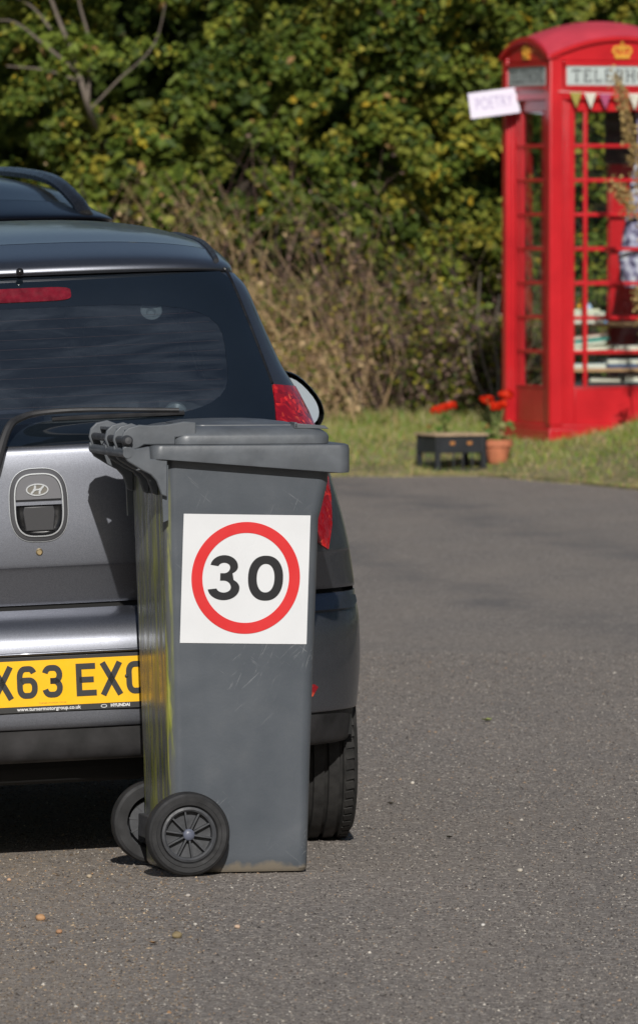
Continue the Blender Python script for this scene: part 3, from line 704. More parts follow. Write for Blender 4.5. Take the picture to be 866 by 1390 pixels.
CH = {
 'X': [([(.08, 0), (.92, 1)], False), ([(.08, 1), (.92, 0)], False)],
 '6': [(arc(.5+.10, .66, .26, .251, 30, 90, 5)+arc(.40, .66, .26, .251, 90, 180, 6)+arc(.40, .31, .26, .221, 180, 270, 6)+arc(.60, .31, .26, .221, 270, 360, 6)+arc(.60, .36, .26, .20, 0, 90, 6)+[(.34, .56), (.2, .50)], False)],
 '3': [(arc(.40, .68, .26, .231, 160, 90, 4)+arc(.58, .70, .28, .211, 90, -60, 9)+[(.52, .51), (.40, .51)], False), ([(.42, .51), (.56, .51)]+arc(.58, .30, .28, .211, 80, -90, 9)+arc(.40, .31, .26, .221, 270, 195, 4), False)],
 'E': [([(.95, zo), (.14, zo), (.14, zi), (.98, zi)], False), ([(.16, .5), (.86, .5)], False)],
 'O': [(arc(.60, .69, .26, .221, 0, 90, 5)+arc(.40, .69, .26, .221, 90, 180, 5)+arc(.40, .31, .26, .221, 180, 270, 5)+arc(.60, .31, .26, .221, 270, 360, 5), True)],
}
def silver_car():
    t = thing('parked_car', 'silver grey hatchback with yellow number plate, parked behind the wheelie bin', 'car', (-.616, 20.52, -.028), (0, R(-2.4), R(7)))
    g = {}
    def grp(name, pts, k=5): g[name] = {'rows': catmull(pts, k)}
    #      y     z     W     D    C
    grp('valance', [(.085, .262, .735, .34, 0), (.040, .268, .748, .36, 0), (.022, .29, .757, .38, 0), (.014, .345, .767, .40, 0)], 4)
    grp('bumper', [(.010, .347, .773, .40, 0), (.002, .36, .776, .405, 0), (.0, .45, .788, .42, 0), (.002, .54, .791, .42, 0), (.016, .580, .790, .41, 0), (.045, .612, .785, .38, 0), (.085, .634, .784, .34, 0)], 5)
    grp('tailgate', [(.108, .645, .783, .30, 0), (.104, .66, .782, .30, 0), (.090, .73, .773, .30, 0), (.086, .745, .771, .30, 0), (.084, .82, .757, .30, 0), (.087, .92, .733, .30, 0), (.092, 1.0, .716, .30, 0), (.102, 1.030, .706, .30, 0), (.142, 1.058, .698, .30, 0),
                     (.190, 1.134, .667, .29, 0), (.228, 1.20, .634, .28, 0), (.286, 1.295, .600, .27, 0), (.345, 1.39, .570, .26, .005), (.385, 1.440, .545, .26, .020)], 6)
    grp('spoiler', [(.372, 1.443, .538, .27, .022), (.366, 1.452, .538, .27, .028), (.378, 1.468, .539, .28, .036), (.43, 1.487, .541, .28, .052), (.62, 1.519, .545, .18, .082)], 6)
    grp('roof', [(.626, 1.520, .545, .17, .083), (.9, 1.546, .548, .06, .103), (1.3, 1.567, .550, .0, .124), (1.6, 1.573, .552, -.02, .130), (2.0, 1.560, .552, -.06, .117), (2.30, 1.525, .552, -.12, .085)], 6)
    grp('windscreen', [(2.31, 1.522, .552, -.12, .082), (2.6, 1.33, .60, -.22, 0), (3.0, 1.04, .70, -.34, 0)], 5)
    grp('bonnet', [(3.01, 1.03, .704, -.34, 0), (3.3, .93, .735, -.36, 0), (3.48, .80, .765, -.36, 0)], 5)
    grp('front_bumper', [(3.50, .78, .768, -.36, 0), (3.55, .62, .785, -.35, 0), (3.56, .42, .78, -.35, 0), (3.52, .26, .74, -.33, 0)], 5)
    for k in g: g[k]['rows'] = g[k]['rows']
    outer = [(-.50, 1.430), (0, 1.437), (.50, 1.430), (.512, 1.415), (.553, 1.28), (.588, 1.15), (.590, 1.10), (.585, 1.048), (.56, 1.036), (0, 1.030), (-.56, 1.036), (-.585, 1.048), (-.590, 1.10), (-.588, 1.15), (-.553, 1.28), (-.512, 1.415)]
    ic = (0, 1.222)
    hole = lambda x, z: (abs(x)/.49)**4.5 + (abs(z-ic[1])/.155)**4.5 < 1
    parts = {}
    for nm, mat in (('valance', 'valance'), ('bumper', 'silver'), ('tailgate', 'silver'), ('spoiler', 'silver'), ('roof', 'silver'), ('windscreen', 'frit'), ('bonnet', 'silver'), ('front_bumper', 'silver')):
        bk = .014 if nm in ('bumper', 'tailgate', 'valance', 'spoiler') else 0
        parts[nm] = rows_mesh(g[nm]['rows'], bk, hole if nm == 'tailgate' else None).build({'bumper': 'rear_bumper'}.get(nm, nm), mat, t, smooth=True, angle=32)
    car_shell(t, g, 'silver', 1.443, ((.60, .28), (2.98, .28)), [[(.80, 1.10), (1.45, 1.05), (1.45, 1.40), (.95, 1.39)], [(1.50, 1.05), (2.65, 1.02), (2.30, 1.38), (1.50, 1.41)]], .26)
    # dark filler behind gaps
    S = Surf([r for k in ('valance', 'bumper', 'tailgate') for r in g[k]['rows']])
    gp = MB(); mm = []
    for z in (.625, .66):
        mm += [(x, S.y_at(x, z)+.030, z) for x in np.linspace(-.74, .74, 60)]
    gp.add(mm, [(i, i+1, 60+i+1, 60+i) for i in range(59)]); gp.build('gap_seal', 'dark_void', t)
    # glass: black border ring, pane, top strip
    A = resample(outer, 96); ang = [math.atan2((z-ic[1])*3.0, x) for x, z in A]
    def inn(a):
        c, s_ = math.cos(a), math.sin(a); n_ = 4.0; rr = (abs(c)**n_+abs(s_)**n_)**(-1/n_)
        return (.478*rr*c, ic[1]+.140*rr*s_)
    B = [inn(a) for a in ang]
    fr = S.loops(A, B, .004, .004, 6, 'rear_window', 'frit', t)
    pane = MB(); V = []; nA = len(B)
    for q in range(0, 11):
        k = 1-q/10; V += [S.pt((x)*k, ic[1]+(z-ic[1])*k, .0035) for x, z in B]
    pane.add(V, [(q*nA+i, q*nA+(i+1) % nA, (q+1)*nA+(i+1) % nA, (q+1)*nA+i) for q in range(10) for i in range(nA)])
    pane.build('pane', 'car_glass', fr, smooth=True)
    hl = MB()
    for i in range(11):
        z = 1.10+i*.0235; xm = .478*(1-(abs(z-ic[1])/.142)**4)**.25 - .012
        pts = [S.pt(x, z, .0005) for x in np.linspace(-xm, xm, 24)]; hl.tube(pts, .0006, 4)
    hl.build('heater_lines', P('heater_line', (.16, .055, .03), .6), fr)
    S.patch(sup(-.011, 1.393, .118, .0165, 5, 40), .0065, .004, 'brake_light', 'brake_red', t, .02)
    # painted bright seam trims: roof joint and lip
    # washer
    wz = MB(); wz.lathe([(.0095, .012), (.0095, -.006), (.006, -.010), (.0001, -.011)], 20, 'Y', (-.015, .368, 1.454)); wz.build('washer_jet', 'gloss_black', t, smooth=True)
    # interior
    def inbox(name, a, b, mat, bev=.0): return (lambda m_: (m_.box(a, b), m_.build(name, mat, t, bevel=bev))[1])(MB())
    inbox('parcel_shelf', (-.56, .30, 1.0), (.56, .72, 1.015), 'shelf_cloth')
    inbox('boot_lining', (-.56, .16, .60), (.56, .30, .99), 'dark_void')
    for sx in (-1, 1):
        sb = MB(); sb.box((sx*.30-.23, .78, .60), (sx*.30+.23, .90, 1.16)); s_ = sb.build('rear_seat', 'cloth', t, bevel=.04, seg=3)
        hb = MB(); hb.box((sx*.30-.12, .80, 1.18), (sx*.30+.12, .88, 1.32)); hb.build('headrest', 'cloth', s_, bevel=.03, seg=3)
        sb = MB(); sb.box((sx*.34-.22, 1.62, .55), (sx*.34+.22, 1.74, 1.18)); s_ = sb.build('front_seat', 'cloth', t, bevel=.04, seg=3)
        hb = MB(); hb.box((sx*.34-.12, 1.66, 1.20), (sx*.34+.12, 1.76, 1.37)); hb.build('headrest', 'cloth', s_, bevel=.03, seg=3)
    inbox('headlining', (-.50, .55, 1.43), (.50, 2.2, 1.44), 'lining')
    inbox('dashboard', (-.62, 2.4, .70), (.62, 2.9, 1.02), 'dark_void')
    # suction cups on the glass
    for x, z, r in ((.303, 1.345, .027), (.338, 1.098, .027)):
        c = MB(); p = S.pt(x, z, .001); q = Vector((0, 1, 0)).rotation_difference(Vector((0, .85, -.53))).to_matrix()
        c.lathe([(r, 0), (r*.9, .004), (r*.45, .007), (r*.3, .016), (.0001, .017)], 24, 'Y'); c.v = [p + q @ Vector(v) + Vector((0, .006, 0)) for v in c.v]
        c.build('suction_cup', P('clear_rubber', (.30, .33, .34), .25), fr, smooth=True)
    # tail lamps
    L = [(.592, 1.148), (.655, 1.139), (.683, 1.075), (.700, 1.01), (.711, .93), (.715, .87), (.712, .80), (.698, .742), (.672, .76), (.63, .84), (.60, .93), (.588, 1.00), (.588, 1.07)]
    for sx in (1, -1):
        poly = [(sx*a, b) for a, b in L]
        S.patch(poly, .006, .012, 'tail_lamp', 'lamp_red', t, .012)
        rf = [(sx*a, b) for a, b in ((.58, .415), (.640, .418), (.650, .410), (.634, .388), (.60, .384))]
        S.patch(rf, .004, .006, 'reflector', 'lamp_red', t, .02)
        # rubbing strip ledge on the corner of the bumper
        S.patch([(sx*a, b) for a, b in ((.36, .592), (.755, .592), (.768, .605), (.765, .622), (.36, .622))], .010, .016, 'bumper_strip', 'silver', t, .015)
        # seams
        seam = MB(); seam.tube([S.pt(sx*(.594+.0*k), 1.03-.034*k, .0006) for k in range(12)], .0022, 4); seam.build('panel_gap', 'dark_void', t)
        sm_ = MB(); pts = [(.505, 1.44), (.517, 1.415), (.558, 1.28), (.592, 1.152)]; pp = catmull(pts, 5)
        sm_.tube([S.pt(sx*x, z, .002) for x, z in pp], .0035, 6); sm_.build('window_trim', 'chrome' if False else 'gloss_black', t, smooth=True)
        # roof side moulding
        rm = MB(); pts = []
        for y, z, W, D, C in list(g['spoiler']['rows'][14:])+list(g['roof']['rows']):
            xx = .905; yy = tX(1, xx); pts.append((sx*W*xx, y+D*yy, z-C*yy+.003))
        rm.tube(pts[::2], .007, 6); rm.build('roof_moulding', 'black_plastic', t, smooth=True)
    # handle recess with emblem and cup
    F_ = lambda off: (lambda a, b, h: S.pt(a, b, off+h))
    cx, cz = -.018, .889
    A = sup(cx, cz, .071, .089, 2.9, 72); Bq = sup(cx, cz, .059, .076, 3.2, 72); Cq = sup(cx, cz, .057, .074, 3.2, 72)
    hs = S.loops(A, Bq, .001, .010, 3, 'handle_surround', P('handle_surround_grey', (.12, .12, .128), .45, .3), t, drop=.002)
    ch = MB()
    ch.ring(sup(cx, cz, .0600, .0770, 3.2), sup(cx, cz, .0570, .0740, 3.2), .008, .0125, F_(0)); ch.build('chrome_ring', 'chrome', t, smooth=True)
    ch = MB(); ch.ring(sup(cx, cz, .0720, .0900, 2.9), sup(cx, cz, .0708, .0888, 2.9), -.001, .003, F_(0)); ch.build('chrome_edge', 'chrome', t, smooth=True)
    up = [(x, z) for x, z in sup(cx, cz, .056, .073, 3.2, 96) if z > .898]; up = sorted(up, key=lambda p: math.atan2(p[1]-.90, p[0]-cx))
    pl = MB(); pl.prism(up, .004, .0105, F_(0)); pl.build('badge_plate', P('badge_grey', (.13, .13, .14), .40, .3), t, bevel=.001)
    dn = [(x, z) for x, z in sup(cx, cz, .056, .073, 3.2, 96) if z < .899]; dn = sorted(dn, key=lambda p: math.atan2(p[1]-.87, p[0]-cx))
    cup = MB(); n_ = len(dn); V = []
    for k, dd in ((1, .0095), (.93, .003), (.8, .0015), (.5, .002), (.01, .003)): V += [S.pt(cx+(x-cx)*k, .862+(z-.862)*k, dd) for x, z in dn]
    cup.add(V, [(q*n_+i, q*n_+(i+1) % n_, (q+1)*n_+(i+1) % n_, (q+1)*n_+i) for q in range(4) for i in range(n_)]); hcup = cup.build('handle_cup', 'gloss_black', t, smooth=True, angle=80)
    gr = MB(); gr.prism([(cx+a, .862+b) for a, b in ((-.034, -.036), (.034, -.036), (.040, .010), (.036, .024), (-.036, .024), (-.040, .010))], .002, .0075, F_(0)); gr.build('grip', P('grip_grey', (.035, .035, .038), .35), hcup, bevel=.0025, seg=3)
    em = MB(); ec = (-.0205, .926)
    em.ring(sup(*ec, .0275, .0150, 2), sup(*ec, .0245, .0120, 2), .0105, .0135, F_(0))
    # slanted, curved initial inside the oval
    def e2(a, b): return (ec[0]+a*.0245, ec[1]+b*.0135)
    em.stroke([e2(*p) for p in ((-.62, -.68), (-.42, -.30), (-.22, .30), (-.20, .78))], .0046, .0105, .0140, F_(0))
    em.stroke([e2(*p) for p in ((.20, -.78), (.24, -.28), (.46, .32), (.66, .66))], .0046, .0105, .0140, F_(0))
    em.stroke([e2(*p) for p in ((-.34, -.16), (-.1, .02), (.12, .03), (.36, .18))], .0036, .0105, .0138, F_(0))
    em.build('emblem', 'chrome', t, smooth=True)
    eb = MB(); eb.prism(sup(*ec, .025, .0125, 2, 40), .0100, .0115, F_(0)); eb.build('emblem_backing', P('emblem_pale', (.13, .12, .10), .5), t)
    lk = MB(); p = S.pt(-.021, .775, 0); lk.lathe([(.0085, .0), (.0085, -.003), (.006, -.0045), (.006, -.002), (.0001, -.002)], 24, 'Y', p); lk.build('boot_lock', 'brass', t, smooth=True)
    # wiper
    wp = MB(); pts = catmull([S.pt(-.16, .915, .03), S.pt(-.125, .975, .045), S.pt(-.085, 1.035, .050), S.pt(-.045, 1.078, .045), S.pt(.01, 1.094, .035), S.pt(.12, 1.099, .028), S.pt(.34, 1.092, .020)], 6)
    wp.tube(pts, np.interp(np.linspace(0, 1, len(pts)), [0, .3, .5, 1], [.015, .011, .009, .005]), 8); wpo = wp.build('wiper', 'black_plastic', t, smooth=True)
    wb = MB(); wb.tube([S.pt(x, 1.090-.004*abs(x-.1), .010) for x in np.linspace(.03, .355, 12)], .0055, 6); wb.build('wiper_blade', 'black_plastic', wpo, smooth=True)
    # number plate
    pf = lambda a, b, h: (a, -.0045-h, .395+.066+b)
    pr = MB(); pr.box((-.268, -.002, .388), (.268, .03, .527)); pr.build('plate_recess', 'plate_frame', t, bevel=.003)
    plate = MB(); plate.box((-.260, -.0045, .405), (.260, -.002, .516)); po = plate.build('number_plate', 'yellow_plate', t)
    fb = MB(); fb.box((-.262, -.0050, .391), (.262, -.003, .4045)); fb.build('plate_base_strip', 'plate_black', po)
    cf = lambda a, b, h: (a, -.0046-h, .4245+b)
    x = -.219+.061
    ltr = MB()
    for k, c in enumerate('X63'): stamp(CH[c], x+k*.061, cf, ltr)
    x = -.219+.266
    for k, c in enumerate('EXO'): stamp(CH[c], x+k*.061, cf, ltr)
    ltr.build('plate_characters', 'plate_black', po)
    tf = lambda ox, oz: (lambda a, b, h: (ox+a, -.0053-h, oz+b))
    text_mesh('www.turnermotorgroup.co.uk', .0125, 0, tf(-.022, .3985), 'plate_website', 'white_print', po, .0002)
    text_mesh('HYUNDAI', .0105, 0, tf(.152, .3985), 'plate_maker_name', 'white_print', po, .0004)
    lg = MB(); lg.ring(sup(.112, .398, .0075, .0042, 2, 24), sup(.112, .398, .006, .003, 2, 24), .0052, .0056, lambda a, b, h: (a, -h, b)); lg.build('plate_logo', 'white_print', po)
    text_mesh('TURNER HYUNDAI .CO.UK', .0055, 0, lambda a, b, h: (-.012+a, -.0049, .4115+b), 'plate_supplier_name', 'brown_print', po)
    sc_ = MB(); sc_.lathe([(.0045, 0), (.0035, -.002), (.0001, -.0025)], 14, 'Y', (.17, -.006, .468)); sc_.build('plate_screw', 'plate_black', po)
    lip = MB(); lip.box((-.275, -.012, .529), (.275, .03, .536)); lip.build('plate_lamp_ledge', 'silver', t, bevel=.003)
    # wheels
    for x, s_ in ((.690, 1), (-.690, -1)):
        wheel(t, x, .60, .28, .165, s_); wheel(t, x, 2.98, .28, .165, s_)
    ex = MB(); ex.box((-.35, .18, .20), (.25, .36, .30)); ex.build('silencer', 'dark_void', t, bevel=.04)
    # door mirrors
    for sx in (1, -1):
        mh = MB(); N = 28; ring = sup(0, 0, .090, .060, 2.4, N)
        ctr = Vector((sx*.826, 1.86, 1.058)); tilt = Matrix.Rotation(sx*R(50), 3, 'Y')
        V = []
        for k, d in ((1.0, -.01), (1.04, .0), (1.0, .04), (.7, .08), (.1, .095)): V += [ctr+tilt @ Vector((a*k, d, b*k)) for a, b in ring]
        mh.add(V, [(q*N+i, q*N+(i+1) % N, (q+1)*N+(i+1) % N, (q+1)*N+i) for q in range(4) for i in range(N)])
        mh.tube([ctr+Vector((-sx*.16, .05, -.05)), ctr+Vector((0, .05, -.02))], .03, 8)
        mo = mh.build('door_mirror', 'gloss_black', t, smooth=True)
        mg = MB(); V = [ctr+tilt @ Vector((a*.85, -.010, b*.82)) for a, b in ring]; V = [p+Vector((0, .10*(p.z-ctr.z), 0)) for p in V]; mg.add(V+[ctr+tilt @ Vector((0, -.009, 0))], [(i, (i+1) % N, N) for i in range(N)]); mg.build('mirror_glass', 'mirror', mo)
    for sx in (1, -1):
        hlm = MB(); hlm.prism([(sx*a, b) for a, b in ((.45, .66), (.68, .70), (.70, .84), (.50, .80))], 3.30, 3.47, lambda a, b, h: (a, h-.14*(abs(a)-.45)/.25, b)); hlm.build('headlight', P('headlight_lens', (.6, .62, .65), .1, .3), t, bevel=.01)
    return t
silver_car()
def dark_car():
    t = thing('parked_car', 'dark car with black roof rails parked in front of the silver hatchback', 'car', (-1.115, 26.3, -.055), (0, R(-2.4), R(15)))
    g = {}
    def grp(name, pts, k=5): g[name] = catmull(pts, k)
    grp('rear_bumper', [(.03, .32, .86, .3, 0), (.0, .45, .90, .35, 0), (.02, .68, .905, .35, 0)])
    grp('tailgate', [(.05, .70, .905, .33, 0), (.08, .95, .89, .30, 0), (.14, 1.10, .87, .30, 0), (.34, 1.45, .74, .28, .01), (.42, 1.57, .70, .26, .02)])
    grp('spoiler', [(.40, 1.575, .70, .24, .02), (.39, 1.59, .70, .24, .03), (.45, 1.61, .70, .24, .045), (.62, 1.648, .70, .17, .085)])
    grp('roof', [(.63, 1.649, .70, .17, .086), (1.0, 1.712, .72, .06, .140), (1.5, 1.745, .72, 0, .165), (2.0, 1.742, .72, -.03, .160), (2.6, 1.65, .70, -.12, .09)])
    grp('windscreen', [(2.61, 1.625, .70, -.12, .065), (3.0, 1.38, .76, -.25, 0), (3.5, 1.08, .85, -.36, 0)])
    grp('bonnet', [(3.51, 1.07, .85, -.36, 0), (4.0, .98, .88, -.38, 0), (4.25, .84, .90, -.38, 0)])
    grp('front_bumper', [(4.27, .82, .90, -.38, 0), (4.35, .6, .90, -.36, 0), (4.3, .32, .86, -.33, 0)])
    for k, r in g.items(): rows_mesh(r, .012 if k in ('tailgate', 'spoiler') else 0).build(k, {'windscreen': 'frit'}.get(k, 'black_paint'), t, smooth=True, angle=35)
    G = {k: {'rows': v} for k, v in g.items()}
    car_shell(t, G, 'black_paint', 1.572, ((.75, .33), (3.45, .33)), [[(.85, 1.15), (1.7, 1.12), (1.7, 1.52), (1.0, 1.5)], [(1.76, 1.12), (3.0, 1.1), (2.6, 1.50), (1.76, 1.53)]], .32)
    S = Surf([r for k in ('rear_bumper', 'tailgate') for r in g[k]])
    S.patch([(-.62, 1.53), (.62, 1.53), (.75, 1.14), (.70, 1.10), (-.70, 1.10), (-.75, 1.14)], .004, .01, 'rear_window', 'frit', t, .04)
    for sx in (1, -1):
        S.patch([(sx*a, b) for a, b in ((.62, .98), (.84, .98), (.86, .80), (.64, .80))], .006, .01, 'tail_lamp', 'lamp_red', t, .03)
        m = MB(); X = sx*.590; pts = catmull([(X, .50, 1.585), (X, .62, 1.632), (X, .85, 1.685), (X, 1.15, 1.712), (X, 1.7, 1.727), (X, 2.2, 1.715), (X, 2.5, 1.68), (X, 2.62, 1.62)], 5)
        V = []; n = len(pts)
        for p in pts:
            for a, b in ((-.020, -.012), (.020, -.012), (.024, .004), (.012, .016), (-.012, .016), (-.024, .004)): V.append((p[0]+a, p[1], p[2]+b))
        m.add(V, [(i*6+k, i*6+(k+1) % 6, (i+1)*6+(k+1) % 6, (i+1)*6+k) for i in range(n-1) for k in range(6)]+[tuple(range(6)), tuple(range(n*6-6, n*6))]); m.build('roof_rail', 'gloss_black', t, smooth=True, angle=50)
        for y in (.75, 3.45): wheel(t, sx*.80, y, .33, .20, sx)
dark_car()
# ================================================================= WHEELIE BIN
def wheelie_bin():
    yaw = R(12.7); t = thing('wheelie_bin', 'grey wheelie bin with a round 30 speed limit sign on its side', 'wheelie bin', (-.306, 20.0, 0), (0, 0, yaw))
    N = 12
    def rr(u0, u1, v0, v1, z, r=.03, zfn=None):
        out = []
        for cx, cy, a0 in ((u1-r, v1-r, 0), (u0+r, v1-r, 90), (u0+r, v0+r, 180), (u1-r, v0+r, 270)):
            for k in range(N+1):
                a = R(a0+90*k/N); out.append((cx+r*math.cos(a), cy+r*math.sin(a), z))
        if zfn: out = [(x, y, zfn(x, y)) for x, y, _ in out]
        return out
    def loft(rings, cap0=True, cap1=True, mb=None):
        mb = mb or MB(); n = len(rings[0]); V = [p for r in rings for p in r]
        F = [(j*n+i, j*n+(i+1) % n, (j+1)*n+(i+1) % n, (j+1)*n+i) for j in range(len(rings)-1) for i in range(n)]
        if cap0: F.append(tuple(range(n))[::-1])
        if cap1: F.append(tuple(range((len(rings)-1)*n, len(rings)*n)))
        mb.add(V, F); return mb
    key = [(.004, -.020, .300, .078, .392, .022), (.012, -.026, .305, .072, .398, .026), (.30, -.034, .312, .062, .41, .03), (.62, -.043, .321, .050, .425, .03), (.845, -.050, .327, .040, .436, .03), (.862, -.050, .332, .038, .438, .03), (.93, -.052, .348, .034, .442, .03), (.99, -.053, .352, .030, .445, .03)]
    rings = []
    for a, b in zip(key[:-1], key[1:]):
        k = max(1, int((b[0]-a[0])/.03))
        for i in range(k):
            q = [a[j]+(b[j]-a[j])*i/k for j in range(6)]; rings.append(rr(q[1], q[2], q[3], q[4], q[0], q[5]))
    rings.append(rr(*key[-1][1:5], key[-1][0], key[-1][5]))
    mb = loft(rings, True, False)
    # stiffening flange by the hinge corner (near and far), front gussets
    for v, s_ in ((.032, -1), (.443, 1)):
        a, b = sorted((v, v+s_*.012))
        mb.prism([(-.080, .972), (-.046, .975), (-.046, .845), (-.058, .84), (-.062, .93), (-.070, .95)], a, b)
    body = mb.build('body', 'bin', t, smooth=True, angle=35)
    # collar
    def low(x, y): return .988 - .034*sm((x-.08)/.24)
    c = MB(); O = lambda z, e=0, f=None: rr(-.092-e, .392+e, -.004-e, .480+e, z, .028, f)
    loft([O(0, -.008, low), O(0, -.001, lambda x, y: low(x, y)+.001), O(0, 0, lambda x, y: low(x, y)+.006), O(1.012, .0), O(1.020, -.002), O(1.023, -.008), rr(-.03, .34, .045, .43, 1.023, .03), rr(-.03, .34, .045, .43, .985, .03), rr(-.06, .365, .022, .452, .985, .03, lambda x, y: low(x, y)), O(0, -.009, low)], False, False, c)
    c.prism([(.388, 1.0), (.400, .996), (.401, .962), (.388, .958)], .06, .42)
    c.build('collar', 'bin_lid', t, smooth=True, angle=35)
    # handle arms and bar at the hinge side
    arm = [(-0.094, 1.02), (-0.13, 1.014), (-0.148, 1.022), (-0.16, 1.018), (-0.158, 1.0), (-0.148, 0.985), (-0.13, 0.974), (-0.112, 0.963), (-0.092, 0.953), (-0.078, 0.938), (-0.066, 0.905), (-0.052, 0.9), (-0.052, 0.988), (-0.092, 0.99)]
    for v in (.002, .110, .215, .404):
        m = MB(); m.prism(arm, v, v+.012); m.build('handle_arm', 'bin_lid', t, bevel=.003)
    m = MB(); m.tube([(-.148, .0, 1.004), (-.148, .418, 1.004)], .0115, 16); m.build('handle_bar', 'bin_lid', t, smooth=True)
    # lid
    ld = MB(); Q = lambda e, z: rr(-.040+e, .348-e, .012+e*.9, .464-e*.9, z, max(.02, .045-e*.2))
    loft([Q(0, 1.024), Q(-.001, 1.040), Q(.003, 1.048), Q(.014, 1.056), Q(.030, 1.062), Q(.05, 1.066), Q(.052, 1.060), Q(.06, 1.060), Q(.062, 1.068), Q(.09, 1.074), Q(.15, 1.078)], True, True, ld)
    lid = ld.build('lid', 'bin_lid', t, smooth=True, angle=40)
    lug = [(-0.03, 1.023), (-0.105, 1.023), (-0.117, 1.016), (-0.132, 1.01), (-0.145, 1.012), (-0.156, 1.02), (-0.16, 1.036), (-0.155, 1.052), (-0.143, 1.064), (-0.117, 1.071), (-0.09, 1.069), (-0.05, 1.071), (-0.01, 1.078), (0.02, 1.076), (0.02, 1.045), (-0.03, 1.04)]
    lug2 = [(-0.03, 1.045), (-0.097, 1.045), (-0.117, 1.04), (-0.127, 1.014), (-0.142, 1.005), (-0.154, 1.012), (-0.162, 1.032), (-0.158, 1.052), (-0.144, 1.066), (-0.117, 1.072), (-0.09, 1.062), (-0.03, 1.058)]
    for v, L_ in ((.016, lug), (.105, lug2), (.205, lug2), (.400, lug2)):
        m = MB(); m.prism(L_, v, v+.007); m.build('hinge_lug', 'bin_lid', lid, bevel=.003)
    m = MB(); m.prism([(-.135, 1.058), (-.09, 1.055), (-.02, 1.060), (-.02, 1.052), (-.09, 1.047), (-.135, 1.050)], .020, .405); m.build('hinge_web', 'bin_lid', lid, bevel=.002)
    m = MB(); m.tube([(-.148, -.003, 1.034), (-.148, .412, 1.034)], .009, 14)
    m.lathe([(.0001, -.014), (.008, -.013), (.012, -.008), (.0125, 0), (.0125, .012)], 20, 'Y', (-.148, .004, 1.034)); m.build('hinge_pin', 'bin_rim', lid, smooth=True)
    m = MB(); m.prism([(.26, 1.060), (.262, 1.072), (.335, 1.066), (.345, 1.058)], .03, .038); m.prism([(.26, 1.060), (.262, 1.074), (.268, 1.074), (.27, 1.060)], .03, .09); m.build('lid_grip', 'bin_lid', lid, bevel=.0015)
    # axle and wheels
    m = MB(); m.tube([(0, .0, .1005), (0, .46, .1005)], .011, 12); m.box((-.045, .075, .07), (.03, .385, .125)); m.build('axle', 'bin_rim', t, bevel=.003)
    for v0, s_ in ((0, 1), (.46, -1)):
        f = lambda d: v0+s_*d; r = .100
        tm = MB(); pr = [(.066, .008), (.070, .0005), (.078, -.001), (.0795, .0008), (.090, .000), (.0915, .0015), (.096, .004), (r, .012), (r, .036), (.097, .044), (.090, .048), (.066, .046)]
        tm.lathe([(a, f(b)) for a, b in pr], 72, 'Y', (0, 0, r+.0005), closed=True); wo = tm.build('wheel', 'bin_wheel', t, smooth=True, angle=28)
        rm = MB(); rm.lathe([(a, f(b)) for a, b in ((.066, .008), (.0655, .002), (.060, .000), (.056, .003), (.055, .020), (.012, .022), (.012, .012))], 64, 'Y', (0, 0, r)); rm.build('rim', 'bin_rim', wo, smooth=True, angle=30)
        sp = MB()
        for k in range(10):
            rot = Matrix.Rotation(2*math.pi*(k+.25)/10, 3, 'Y'); lo, hi = sorted((f(.006), f(.021)))
            sp.box((.010, lo, r-.0022), (.057, hi, r+.0022), rot, (0, (lo+hi)/2, r))
        sp.build('spokes', 'bin_rim', wo, bevel=.001)
        hb = MB(); hb.lathe([(a, f(b)) for a, b in ((.014, .018), (.0135, .004), (.010, .0005), (.004, -.001), (.0001, -.001))], 24, 'Y', (0, 0, r)); hb.build('hub_cap', P('hub_blue_grey', (.10, .11, .15), .4), wo, smooth=True)
    # sign on the near side: follows the wall's lean and has its own small twist
    def wall_v(z): return float(np.interp(z, [k[0] for k in key], [k[3] for k in key]))
    U0, Z0 = (331.5-257)/561+.012, 1.6-(787.5-272)/574.2
    ct, st = math.cos(R(-1.25)), math.sin(R(-1.25))
    def sf(a, b, h):
        z = Z0+a*st+b*ct; return (U0+a*ct-b*st, wall_v(z)-.0004-h, z)
    m = MB(); e = .1535; n = 8
    V = [sf(-e+2*e*i/n, -e+2*e*j/n, .0012) for j in range(n+1) for i in range(n+1)]
    m.add(V, [(j*(n+1)+i, j*(n+1)+i+1, (j+1)*(n+1)+i+1, (j+1)*(n+1)+i) for j in range(n) for i in range(n)])
    m.prism([(-e, -e), (e, -e), (e, -e+.0005), (-e, -e+.0005)], 0, .0012, sf)
    sg = m.build('speed_limit_sign', 'sign_white', t); sg['label'] = 'square white sticker with a red ring and black number 30'
    m = MB(); m.ring(sup(.001, .003, .1315, .1330, 2, 120), sup(.001, .003, .105, .1070, 2, 120), .0018, .0024, sf); m.build('red_ring', 'sign_red', sg)
    m = MB()
    # zero
    dx, s0 = .0490, 1
    m.ring(sup(dx, .003, .0425, .0535, 2.25, 60), sup(dx, .003, .0215, .0340, 2.2, 60), .0018, .0024, sf)
    # three: two bowls drawn as outlines
    def three(cx, cy):
        w_, h = .0385, .0535
        out = arc(cx-.004, cy+.0265, .0335, .0270, 172, 0, 14)+arc(cx-.004, cy+.0265, .0335, .020, -5, -52, 6)+arc(cx-.004, cy-.0245, .0385, .0245, 52, 0, 6)+arc(cx-.004, cy-.0245, .0385, .0290, 0, -172, 18)
        inn_ = arc(cx-.004, cy-.0235, .0175, .0120, -168, 0, 12)+arc(cx-.004, cy-.0235, .0175, .0165, 0, 88, 8)+[(cx-.013, cy-.007), (cx-.013, cy+.0105)]+arc(cx-.004, cy+.0245, .0145, .0140, -88, 0, 8)+arc(cx-.004, cy+.0245, .0145, .0110, 0, 165, 12)
        return out, inn_
    o1, i1 = three(-.0480, .0030)
    poly = o1+i1
